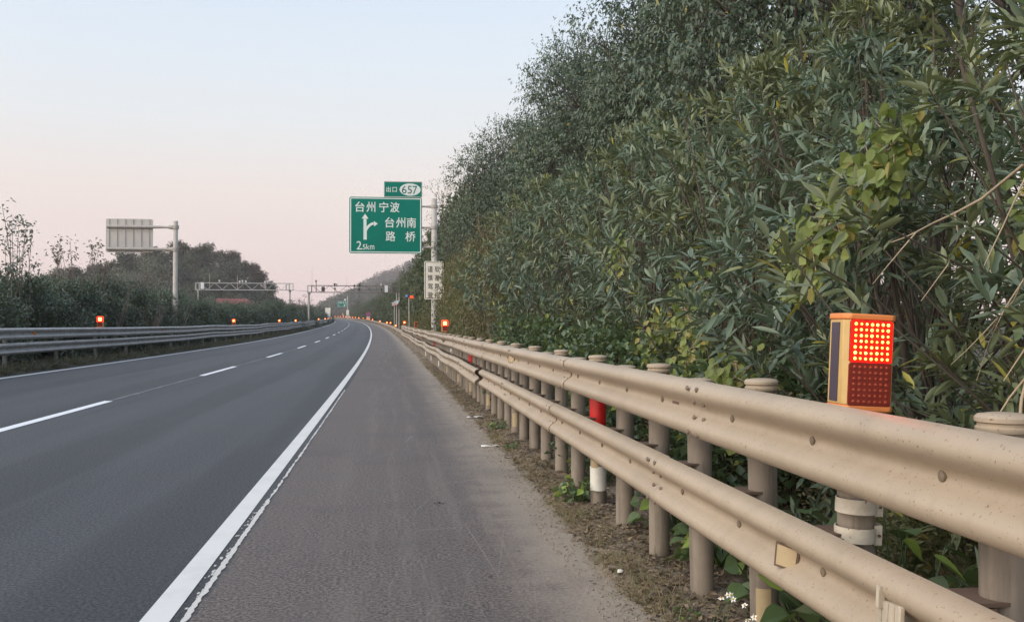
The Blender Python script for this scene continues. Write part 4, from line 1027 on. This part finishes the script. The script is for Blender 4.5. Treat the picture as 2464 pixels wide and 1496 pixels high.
def cane(name, pts, r, lab):
    g = np.random.default_rng(int(abs(pts[0][1]) * 100)); P = np.array([WP(*p) for p in pts]); t = np.linspace(0, 1, 12)
    Q = np.stack([np.interp(t * (len(P) - 1), np.arange(len(P)), P[:, i]) for i in range(3)], -1) + g.normal(0, .006, (12, 3))
    paths = [(Q, np.linspace(r, r * .35, 12))]
    for j in (4, 7, 9): paths.append((curve_pts(Q[j], Q[j] + np.array([-.15, .1, -.35]) * g.uniform(.6, 1.2, 3), g, 4, .1), np.linspace(r * .5, r * .2, 4)))
    tag(link(name, np_mesh(name, *tubes_np(paths, 6), True), M['cane']), lab, 'dead branch', 'dry canes leaning out of the oleanders')
cane('dead_cane', [(2.3, 2.55, 2.45), (2.3, 3.2, 2.2), (2.35, 3.9, 2.02), (2.5, 4.7, 1.98)], .009, 'long pale dry cane slanting out of the oleanders at the frame edge')
cane('dead_cane', [(2.25, 2.6, 2.5), (2.3, 3.0, 2.05), (2.4, 3.5, 1.7), (2.5, 3.9, 1.5)], .006, 'thin dry cane below the long pale one, dropping towards the rail')
cane('dead_cane', [(2.2, 3.25, .95), (2.28, 3.35, 1.25), (2.4, 3.3, 1.75)], .010, 'short brown stem standing beside the big warning lamp')

# ------------------------------------------------------------------ verge plants and litter
def weed(seed, n, rad, hh, L, kind='broad'):
    g = np.random.default_rng(seed); a = g.uniform(0, 2 * pi, n); q = rad * np.sqrt(g.uniform(0, 1, n)); T = np.stack([q * np.cos(a), q * np.sin(a), hh * g.uniform(.3, 1, n) * (1 - .45 * (q / rad) ** 2)], -1)
    face = unit(np.stack([np.cos(a) * .6, np.sin(a) * .6, 1 + 0 * a], -1) + g.normal(0, .3, (n, 3))); D = unit(np.stack([np.cos(a), np.sin(a), -.25 + 0 * a], -1) + g.normal(0, .4, (n, 3)))
    paths = [(curve_pts((T[i][0] * .2, T[i][1] * .2, -.02), T[i], g, 4, .1), np.linspace(.004, .002, 4)) for i in range(n)]
    return np_mesh('foliage', *leaf_arrays(T, D, L * g.uniform(.6, 1.2, n), (L * .95 if kind == 'broad' else L * .3) * g.uniform(.8, 1.1, n), g, kind, .15, face), False), np_mesh('stems', *tubes_np(paths, 3), True)
M['darkweed'] = leafmat('dark_weed_leaf', (.05, .075, .045), (.11, .14, .08), ((.2, .26, .06), .93), .5, .15, 2.)
for k in range(16):
    l, st = SH[k % 3]; yy = 2.2 + 1.25 * k
    r = plant('shrub', V(3.05 + .12 * (k % 2), yy, 0), l, st, M['darkweed'], M['twig'], rz=k * 2.2, scale=(.5, .6, .30 + .06 * (k % 3)))
    tag(r, 'low dark weedy shrub in the shade behind the guardrail posts', 'shrub', 'low shrubs behind the guardrail posts')
WD = [weed(601, 80, .20, .24, .068), weed(602, 44, .15, .2, .055), weed(603, 56, .22, .34, .075)]
WL = [(1.66, 8.55, 1.0, 0, 'rounded leafy green weed at the foot of the red-banded post'), (1.62, 14.6, .9, 1, 'small green weed under the lower beam before the gap'),
      (2.2, 5.1, 1.7, 2, 'dark green leafy weed between the posts left of the big lamp'), (2.15, 6.15, 1.6, 0, 'dark weed behind the posts beyond the second one'), (2.15, 7.1, 1.5, 2, 'leafy weed behind the posts near the red band'),
      (2.25, 4.3, 2.1, 2, 'tall broad-leaved weed seen between the two beams beside the clamped post'), (2.2, 3.35, 2.2, 0, 'dull green weed between the beams right of the clamped post'), (1.55, 5.05, .5, 1, 'bright green seedling on the gravel at the bottom edge'),
      (2.05, 9.6, 1.3, 2, 'weed behind the posts past the red band'), (1.5, 12.2, .6, 1, 'small seedling at the asphalt edge below the gap'), (2.05, 2.7, 1.8, 2, 'broad-leaved weed in the corner behind the nearest post')]
for s, y, sc, v, lab in WL:
    r = plant('weed', V(s, y, .0), *WD[v], M['weed'], M['weed'], rz=y * 3, scale=(sc,) * 3); tag(r, lab, 'weed', 'weeds growing at the guardrail posts')
# an oleander sucker low behind the beams
gq = np.random.default_rng(77); m = 16; Aa = np.tile(unit(np.array([[-.5, -.35, .5]])), (m, 1)); ph = np.radians(gq.uniform(25, 85, m))[:, None]; rd = unit(np.cross(Aa, rvec(m, gq)))
lf = np_mesh('foliage', *leaf_arrays(np.zeros((m, 3)) + [0, 0, .62] - Aa * np.linspace(0, .1, m)[:, None], Aa * np.cos(ph) + rd * np.sin(ph), .26, .036, gq, 'long', .1), True)
st = np_mesh('stems', *tubes_np([(np.array([[.2, .2, 0], [.1, .1, .35], [0, 0, .62]]), .008)]), True)
r = plant('oleander_shoot', V(2.0, 3.05, 0), lf, st, M['oleander'], M['twig']); tag(r, 'blue-green star of long leaves between the beams next to the nearest post', 'shoot')
def grass_tufts(name, mat, spots, per, Lh, Wd, lab, seed):
    g = np.random.default_rng(seed); spots = np.asarray(spots); n = len(spots) * per; ref = np.repeat(np.arange(len(spots)), per)
    s = spots[ref, 0] + g.normal(0, .06, n); y = spots[ref, 1] + g.normal(0, .08, n)
    P = WP(s, y, -.0); D = unit(np.stack([g.normal(0, .7, n), g.normal(0, .7, n), g.uniform(.3, 1.1, n)], -1))
    o = link(name, np_mesh(name, *leaf_arrays(P, D, Lh * g.uniform(.4, 1.2, n) * spots[ref, 2], Wd, g, 'blade', .45), False), mat); return tag(o, lab, None, None, 'stuff')
g = np.random.default_rng(9)
sp = [(1.42 + abs(g.normal(0, .15)), 4.0 + 40 * g.uniform() ** 2.0, g.uniform(.4, 1.2)) for _ in range(520)]
sp += [(1.52 + g.normal(0, .07), 6.1 + g.normal(0, .35), 1.) for _ in range(22)] + [(1.52 + g.normal(0, .07), 7.9 + g.normal(0, .35), .9) for _ in range(16)]
grass_tufts('dry_grass', M['drygrass'], sp, 34, .17, .004, 'dry grass tufts on the verge under the beige guardrail', 21)
sp = [(2.15 + g.uniform(0, .5), 2.5 + 40 * g.uniform() ** 1.5, g.uniform(.6, 1.4)) for _ in range(200)]
grass_tufts('undergrowth_grass', M['vergegrass'], sp, 30, .26, .007, 'rough grass behind the guardrail posts', 22)
sp = [(-9.5 - .85 * g.uniform(), 18 + 120 * g.uniform() ** 1.4, g.uniform(.5, 1.5)) for _ in range(1700)]
grass_tufts('median_grass', M['vergegrass'], sp, 26, .5, .020, 'greyish grass tufts under the median guardrail', 23)
def scatter_leaves(name, mat, n, seed, s0, s1, y1, L, lab):
    g = np.random.default_rng(seed); s = g.uniform(s0, s1, n); y = 3.2 + y1 * g.uniform(0, 1, n) ** 1.6
    hh = verge_h(s, y) + .008
    D = unit(np.stack([g.normal(0, 1, n), g.normal(0, 1, n), g.normal(0, .22, n)], -1))
    o = link(name, np_mesh(name, *leaf_arrays(WP(s, y, np.maximum(hh, .006)), D, L * g.uniform(.5, 1.3, n), L * .42, g, 'diamond', .0), False), mat); tag(o, lab, None, None, 'stuff')
scatter_leaves('dry_leaves', M['deadleaf'], 9500, 31, 1.36, 2.05, 34, .055, 'fallen dry leaves and twigs along the foot of the posts')
scatter_leaves('leaf_crumbs', M['deadleaf'], 2600, 32, 1.2, 2.0, 22, .025, 'crumbled leaves on the dusty verge')
# gravel
g = np.random.default_rng(41); n = 3400
ph_ = np.array([(1, 0, 0), (-1, 0, 0), (0, 1, 0), (0, -1, 0), (0, 0, 1), (0, 0, -1)], float); fc = np.array([(0, 2, 4), (2, 1, 4), (1, 3, 4), (3, 0, 4), (2, 0, 5), (1, 2, 5), (3, 1, 5), (0, 3, 5)])
s = 1.12 + np.abs(g.normal(0, .28, n)); y = 3.0 + 26 * g.uniform(0, 1, n) ** 1.7; rr = g.uniform(.003, .011, n)
s[: 260] = g.uniform(-1.0, 1.2, 260); rr[: 260] = g.uniform(.002, .006, 260)
Pv = WP(s, y, np.maximum(verge_h(s, y), 0) + rr * .3)[:, None] + ph_[None] * g.uniform(.6, 1.2, (n, 6, 1)) * rr[:, None, None]
tag(link('gravel', np_mesh('gravel', Pv.reshape(-1, 3), [(fc[None] + (np.arange(n) * 6)[:, None, None]).reshape(-1, 3)]), M['stone']), 'loose gravel and grit along the edge of the shoulder', None, None, 'stuff')
# litter
def flat(name, mat, s, y, w, l, rz, lab, cat, h=.01):
    g = np.random.default_rng(int(y * 10)); mb = MB(); k = 6
    vs = [((i / k - .5) * w, (j - .5) * l, g.uniform(0, .02)) for i in range(k + 1) for j in range(2)]
    mb.add(vs, [(2 * i, 2 * i + 2, 2 * i + 3, 2 * i + 1) for i in range(k)]); o = mb.build(name, mat, None, V(s, y, max(float(verge_h(np.array(s), np.array(y))), 0) + h), (0, 0, rz))
    m_ = o.modifiers.new('thick', 'SOLIDIFY'); m_.thickness = .002
    tag(o, lab, cat)
flat('plastic_wrapper', M['whitebox'], 1.42, 16.5, .30, .09, .2, 'crumpled white and blue wrapper on the dirt by the far posts', 'litter')
flat('plastic_strip', M['tapewht'], 1.36, 12.6, .42, .03, .15, 'thin white strip lying on the dirt below the gap in the rail', 'litter')
flat('paper_scrap', M['tapewht'], 1.42, 6.0, .035, .03, 1.1, 'small white scrap on the gravel under the lower beam', 'litter')
flat('fallen_leaf', plain('yellow_green_leaf', (.42, .46, .08), .6), -.25, 4.95, .05, .03, .4, 'yellow-green fallen leaf on the shoulder at the bottom edge', 'leaf', .006)
flat('black_scrap', plain('black_rubber', (.02, .02, .022), .7), .72, 5.05, .13, .035, .1, 'dark crumpled scrap of rubber lying on the shoulder', 'litter', .008)
flat('stick', M['bark'], .42, 8.6, .10, .015, .1, 'short dark twig on the shoulder asphalt', 'stick', .006)
# small white wildflowers under the beam
def flower(s, y, lab, k):
    g = np.random.default_rng(700 + k); r = empty('wildflower', V(s, y, 0)); paths, pet, ctr = [], [], MB()
    for i in range(4):
        tip = np.array([g.normal(0, .07), g.normal(0, .07), g.uniform(.17, .30)]); paths.append((curve_pts((0, 0, -.02), tip, g, 5, .1), np.linspace(.003, .0015, 5)))
        f = unit(np.array([-.35, -.6, .6]) + g.normal(0, .3, 3)); a_ = unit(np.cross(f, [0, 0, 1.])); b_ = np.cross(f, a_); q = np.linspace(0, 2 * pi, 6)[:5]
        Dv = a_[None] * np.cos(q)[:, None] + b_[None] * np.sin(q)[:, None]; pet.append(leaf_arrays(np.repeat(tip[None], 5, 0), Dv, .018, .012, g, 'diamond', 0., f))
        c = tip + f * .002; ctr.lathe([(.001, -.003), (.005, 0), (.004, .004), (.001, .005)], 8, c)
    link('stems', np_mesh('stems', *tubes_np(paths), True), M['weed'], r); link('petals', np_mesh('petals', *merge(pet), False), M['petal'], r); ctr.build('flower_centre', M['pollen'], r)
    lf_ = weed(720 + k, 12, .10, .12, .06, 'diamond')[0]; link('foliage', lf_, M['weed'], r); tag(r, lab, 'flower', 'white wildflowers under the lower beam')
flower(1.60, 4.32, 'white wildflower with yellow centre beside the taped post at the bottom edge', 0); flower(1.56, 4.6, 'low white wildflower on the gravel left of the taped post', 1)

# ------------------------------------------------------------------ median hedge on the left
MH = [shrub(801, 2.6, 1.35, 9000, .13, .05), shrub(802, 2.7, 1.25, 9000, .12, .045), shrub(803, 2.5, 1.45, 9000, .14, .05)]
GM = 'evergreen shrubs of the median hedge'
i = 0; y = 24.
while y < 320:
    far = y > 120; l, st = MH[i % 3]; hh = (.95 if y < 38 else 1.06 if y < 60 else .88 if y < 90 else .95) * (1 + .15 * math.sin(i * 2.7)); s = -12.1 - .35 * math.sin(i * 1.9)
    brown = 95 < y < 175 and i % 3 != 0
    r = plant('hedge_shrub', V(s, y, 0), l, st, M['hedge_brown'] if brown else M['hedge'], M['bare'], rz=i * 2.6, scale=(1.1, 1.15 if not far else 2.0, hh * (1.25 if brown else 1)))
    tag(r, ('purplish-brown twiggy shrub in the median hedge below the overhead truss' if brown else 'dark green evergreen shrub in the median hedge behind the grey guardrail'), 'shrub', 'brown shrubs in the median' if brown else GM)
    i += 1; y += 2.0 if y < 60 else 2.6 if y < 120 else 5.
i = 0; y = 23.
while y < 150:
    l, st = MH[(i + 1) % 3]; r = plant('hedge_shrub', V(-13.9, y, 0), l, st, M['hedge'], M['bare'], rz=i * 1.3, scale=(1.1, 1.25, 1.0 + .08 * (i % 3)))
    tag(r, 'dark shrub in the second row of the median hedge', 'shrub', 'second row of the median hedge'); i += 1; y += 2.9
for s, y, sd_, sc, n, lab in [(-12.0, 33.2, 901, 1.04, 8, 'tall thin leafy shoots rising above the hedge at the frame edge'), (-12.6, 35.2, 902, .98, 6, 'group of tall leafy shoots next to those at the frame edge'), (-12.2, 37.6, 905, .60, 5, 'low thin shoots above the hedge after the tall groups'),
                           (-12.4, 40.6, 903, 1.0, 15, 'twiggy leafless-looking shoots between the tall shoots and the sign'), (-12.3, 44.4, 904, .92, 12, 'branching thin shoots just left of the sign back'), (-12.3, 47.8, 906, .66, 8, 'short shoots under the edge of the sign back')]:
    r = plant('sapling', V(s, y, 0), *sprout(sd_, 4.9, n, .85 if n < 14 else 1.1), M['hedge'] if sd_ < 903 else M['hedge_brown'], M['bare']); r.scale = (sc if sc > .9 else 1, sc if sc > .9 else 1, sc); tag(r, lab, 'sapling', 'thin shoots above the median hedge')
for k, (s, y) in enumerate([(-11.9, 41.0), (-11.8, 46.8), (-11.7, 53.2)]):
    g = np.random.default_rng(950 + k); paths = []
    for i in range(26): a = g.uniform(0, 2 * pi); paths.append((curve_pts((.15 * cos(a), .15 * sin(a), 0), (1.0 * cos(a), .9 * sin(a), g.uniform(1.6, 2.9)), g, 6, .05), np.linspace(.02, .006, 6)))
    tag(link('bare_shrub', np_mesh('bare_shrub', *tubes_np(paths), True), M['bare'], None, V(s + .55, y, 0)), 'bare grey fan of stems in front of the hedge, %s from the frame edge' % ORD[k], 'shrub', 'bare shrubs in the median')
for k, y in enumerate((128, 134, 141, 156, 163, 170)):
    r = plant('reed_clump', V(-11.5 - .4 * (k % 2), y, 0), *sprout(970 + k, 4.4, 10, .9, .22), M['hedge_brown'], M['bare']); r.scale = (1.3, 1.3, .8 + .12 * (k % 3)); tag(r, 'tall reed-like tuft above the hedge near the gantry column', 'reeds', 'reed tufts near the gantry')

# ------------------------------------------------------------------ the wooded hill on the left
HX, HY = -84., 352.
prof_x = np.array([-60, -45, -35, -29, -26, -17, -10, -6, 0, 5, 10, 14, 18, 22, 27, 32, 36, 40, 46, 60], float)
def hill_top(x):
    d = 945 + 2350 * (HX + x) / HY + 20          # bearing of that point of the ridge
    px = [60, 156, 201, 250, 289, 325, 361, 390, 461, 526, 584, 617, 649, 672, 690, 714, 760]; pz = [676, 664, 642, 634, 642, 622, 614, 602, 598, 592, 596, 622, 634, 655, 690, 722, 770]
    return np.maximum(0, (783 - np.interp(d, px, pz)) / 2350 * HY + CAM_H - 10.2)
def hill_z(X, Yy):
    ridge = hill_top(X - HX); t = np.clip(1 - np.abs((Yy - HY) / np.where(Yy < HY, 70, 120)), 0, 1)
    return elev(Yy) + ridge * (t * t * (3 - 2 * t)) ** .8 - .3
gxs = np.arange(-190, -20, 4.); gys = np.arange(275, 480, 4.); XX, YY = np.meshgrid(gxs, gys)
ZZ = hill_z(XX, YY); n_, m_ = XX.shape; idx = np.arange(n_ * m_).reshape(n_, m_)
hl = link('hill', np_mesh('hill', np.stack([XX, YY, ZZ], -1).reshape(-1, 3), [np.stack([idx[:-1, :-1], idx[:-1, 1:], idx[1:, 1:], idx[1:, :-1]], -1).reshape(-1, 4)], True), M['hillsoil']); hl['kind'] = 'structure'
HT = [tree(1001, 6.4, .9, 2.2, 18, 60, 4, .46, .28, .16, clr=1.45, droop=.1), tree(1002, 6.2, .9, 2.0, 16, 60, 4, .46, .28, .16, clr=1.4, droop=.1), tree(1003, 7.0, .9, 2.2, 19, 60, 4, .46, .28, .16, clr=1.5, droop=.1)]
ridge = [(-36, .8, 1), (-29, .95, 1), (-23.5, .8, 0), (-17.5, 1.15, 0), (-11.5, .85, 0), (-7.5, 1.25, 1), (-4.5, .8, 0), (1, 1.2, 1), (5.5, .9, 0), (10, 1.4, 0), (15.5, 1.0, 0), (19.5, 1.15, 0), (24.5, .85, 1), (28.5, 1.1, 0), (32, .9, 0), (35, 1.0, 1), (38, .95, 0), (41, .85, 0), (44.5, .85, 1)]
ridge.sort()
for i, (x, sc, br) in enumerate(ridge):
    yy = HY - 4 + 3 * (i % 2); l, t = HT[i % 3]
    r = plant('hill_tree', (HX + x, yy, float(hill_z(np.array(HX + x), np.array(yy)))), l, t, M['hilltree_brown'] if br else M['hilltree'], M['bark'], 'crown', 'trunk', i * 1.7, (sc, sc, sc))
    tag(r, '%s tree on the crest of the wooded hill, %s from its low end' % ('brownish' if br else 'dark green', ORD[i]), 'tree', 'trees along the hill crest')
def wood(name, lab, spots, mat, size, per, L, seed):
    g = np.random.default_rng(seed); P, D, Fc = [], [], []
    for x, y, z, sc in spots:
        n = int(per * sc); o = rvec(n, g) * (g.uniform(.3, 1, n) ** .4)[:, None] * size * sc * np.array([1, 1, 1.05])
        o = o * (1 + .35 * np.sin(o[:, :1] * 2.1 + x) * np.sin(o[:, 1:2] * 1.9 + y)); P.append(o + [x, y, z + size * sc * .8]); D.append(unit(np.cross(o, rvec(n, g)) + .25 * o)); Fc.append(unit(o + np.array([0, 0, .4 * size])))
    P, D = np.concatenate(P), np.concatenate(D); n = len(P)
    o = link(name, np_mesh(name, *leaf_arrays(P, D, L * g.uniform(.6, 1.3, n), L * .6, g, 'diamond', .05, np.concatenate(Fc)), True), mat); return tag(o, lab, None, None, 'stuff')
g = np.random.default_rng(55); kinds = [[], [], [], []]
while sum(map(len, kinds)) < 460:
    x = g.uniform(-56, 62); y = HY + g.uniform(-72, 3); z = float(hill_z(np.array(HX + x), np.array(y)))
    if True: kinds[int(g.choice(4, p=[.36, .28, .18, .18]))].append((HX + x, y, z, g.uniform(.6, 1.2)))
M['hilldark'] = leafmat('hill_dark_leaf', (.012, .020, .017), (.030, .042, .032), None, .6, .05, .06)
M['hilllight'] = leafmat('hill_light_leaf', (.105, .120, .085), (.19, .20, .14), None, .6, .1, .06)
for _k in range(70):
    x = g.uniform(28, 62); y = HY + g.uniform(-74, -15); kinds[_k % 4].append((HX + x, y, float(hill_z(np.array(HX + x), np.array(y))), g.uniform(.6, 1.0)))
for m_, sp_, lab in (('hilldark', kinds[0], 'dark evergreen crowns on the slope of the hill'), ('hilltree', kinds[1], 'green crowns on the slope of the hill'),
                     ('hilllight', kinds[2], 'pale grey-green crowns on the slope of the hill'), ('hilltree_brown', kinds[3], 'brownish bare-looking crowns on the slope of the hill')):
    wood('hillside_wood', lab, sp_, M[m_], 3.0, 330, .5, 56 + len(sp_))

# the house with a red roof at the foot of the hill
hs = empty('house', (-46.5, 292, float(elev(292)) + .7), radians(20)); tag(hs, 'low house with a red roof half hidden by bushes below the wooded hill', 'house')
MB().box((0, 0, 1.6), (13, 7, 3.8)).build('wall', M['wall'], hs, smooth=False)
mb = MB(); mb.add([(-7, -4.2, 3.4), (7, -4.2, 3.4), (7, 4.2, 3.4), (-7, 4.2, 3.4), (-4.5, 0, 6.4), (4.5, 0, 6.4)], [(0, 1, 5, 4), (1, 2, 5), (2, 3, 4, 5), (3, 0, 4), (3, 2, 1, 0)]); mb.build('roof', M['roof'], hs, smooth=False)
for x in (-3.5, 0, 3.5):
    w_ = MB().box((x, -3.52, 1.9), (1.3, .06, 1.3)).build('window', M['whitebox'], hs, smooth=False); MB().box((x, -3.56, 1.9), (1.1, .03, 1.1)).build('pane', M['darkbox'], w_, smooth=False)

# ------------------------------------------------------------------ hills beyond the bend
def far_hill(name, D_, pts, mat, depth, seed, amp):
    """a real mound: the crest follows the outline, the near slope runs down to the ground"""
    g = np.random.default_rng(seed); px = np.array([p[0] for p in pts], float); pz = np.array([p[1] for p in pts], float)
    bx = np.arange(px[0], px[-1], .8); X = (bx - 945) / 2350 * D_; Hc = (783 - np.interp(bx, px, pz)) / 2350 * D_ + CAM_H
    t = np.linspace(-1, 1, 34); nz = g.normal(0, 1, (len(t), len(bx)))
    prof = np.cos(t * pi / 2) ** .8; Z = Hc[None] * prof[:, None]; Yq = D_ + t[:, None] * depth + 0 * Z
    nz = (nz + np.roll(nz, 1, 1) + np.roll(nz, 1, 0) + np.roll(nz, -1, 1)) * .5
    P = np.stack([np.repeat(X[None], len(t), 0), Yq, Z + nz * amp * prof[:, None]], -1); n_, m_ = Z.shape; idx = np.arange(n_ * m_).reshape(n_, m_)
    o = link(name, np_mesh(name, P.reshape(-1, 3), [np.stack([idx[:-1, :-1], idx[:-1, 1:], idx[1:, 1:], idx[1:, :-1]], -1).reshape(-1, 4)], False), mat); o['kind'] = 'structure'
    return P
P1 = far_hill('distant_hill', 1050, [(720, 780), (755, 772), (773, 752), (803, 734), (833, 722), (872, 714), (905, 702), (960, 690), (1060, 660), (1200, 660)], M['hillsoil'], 120, 3, 1.)
P2 = far_hill('distant_hill', 1600, [(800, 745), (840, 720), (885, 686), (910, 676), (931, 665), (957, 656), (1000, 640), (1100, 620), (1250, 640)], M['hillsoil'], 190, 4, 1.4)
g = np.random.default_rng(66)
def on(P, k, lo, hi):
    return [(*P[i, j], g.uniform(.7, 1.3)) for i, j in zip(g.integers(lo, hi, k), g.integers(0, P.shape[1], k))]
wood('distant_wood', 'blue-grey wooded hillside beyond the bend', on(P1, 520, 5, 18), M['hilltree'], 4.2, 80, 2., 67)
wood('distant_wood', 'pinkish hazy wooded ridge behind the trees of the bend', on(P2, 420, 6, 18), M['hilltree_brown'], 5.2, 70, 2.7, 68)
sp = [(float(x), 690 + g.uniform(-25, 25), float(elev(690)) - 1, g.uniform(.8, 1.3)) for x in g.uniform(-72, -28, 60)]
wood('bend_thicket', 'rusty brown thicket at the far bend below the distant hill', sp, M['hilltree_brown'], 3.4, 150, .9, 69)

# ------------------------------------------------------------------ the evening air
hm = bpy.data.materials.new('haze_air'); hm.use_nodes = True; t = hm.node_tree; t.nodes.clear()
o_ = t.nodes.new('ShaderNodeOutputMaterial'); v_ = t.nodes.new('ShaderNodeVolumePrincipled'); v_.inputs['Color'].default_value = (.97, .93, .94, 1); v_.inputs['Density'].default_value = .00025; v_.inputs['Anisotropy'].default_value = .0
t.links.new(v_.outputs[0], o_.inputs['Volume'])
mb = MB(); mb.box((0, 930, 75), (1100, 1960, 170)); hz_o = mb.build('haze', hm, None, smooth=False); tag(hz_o, 'thin pale evening haze over the road and hills', None, None, 'stuff')
for o in (lamp0,): pass
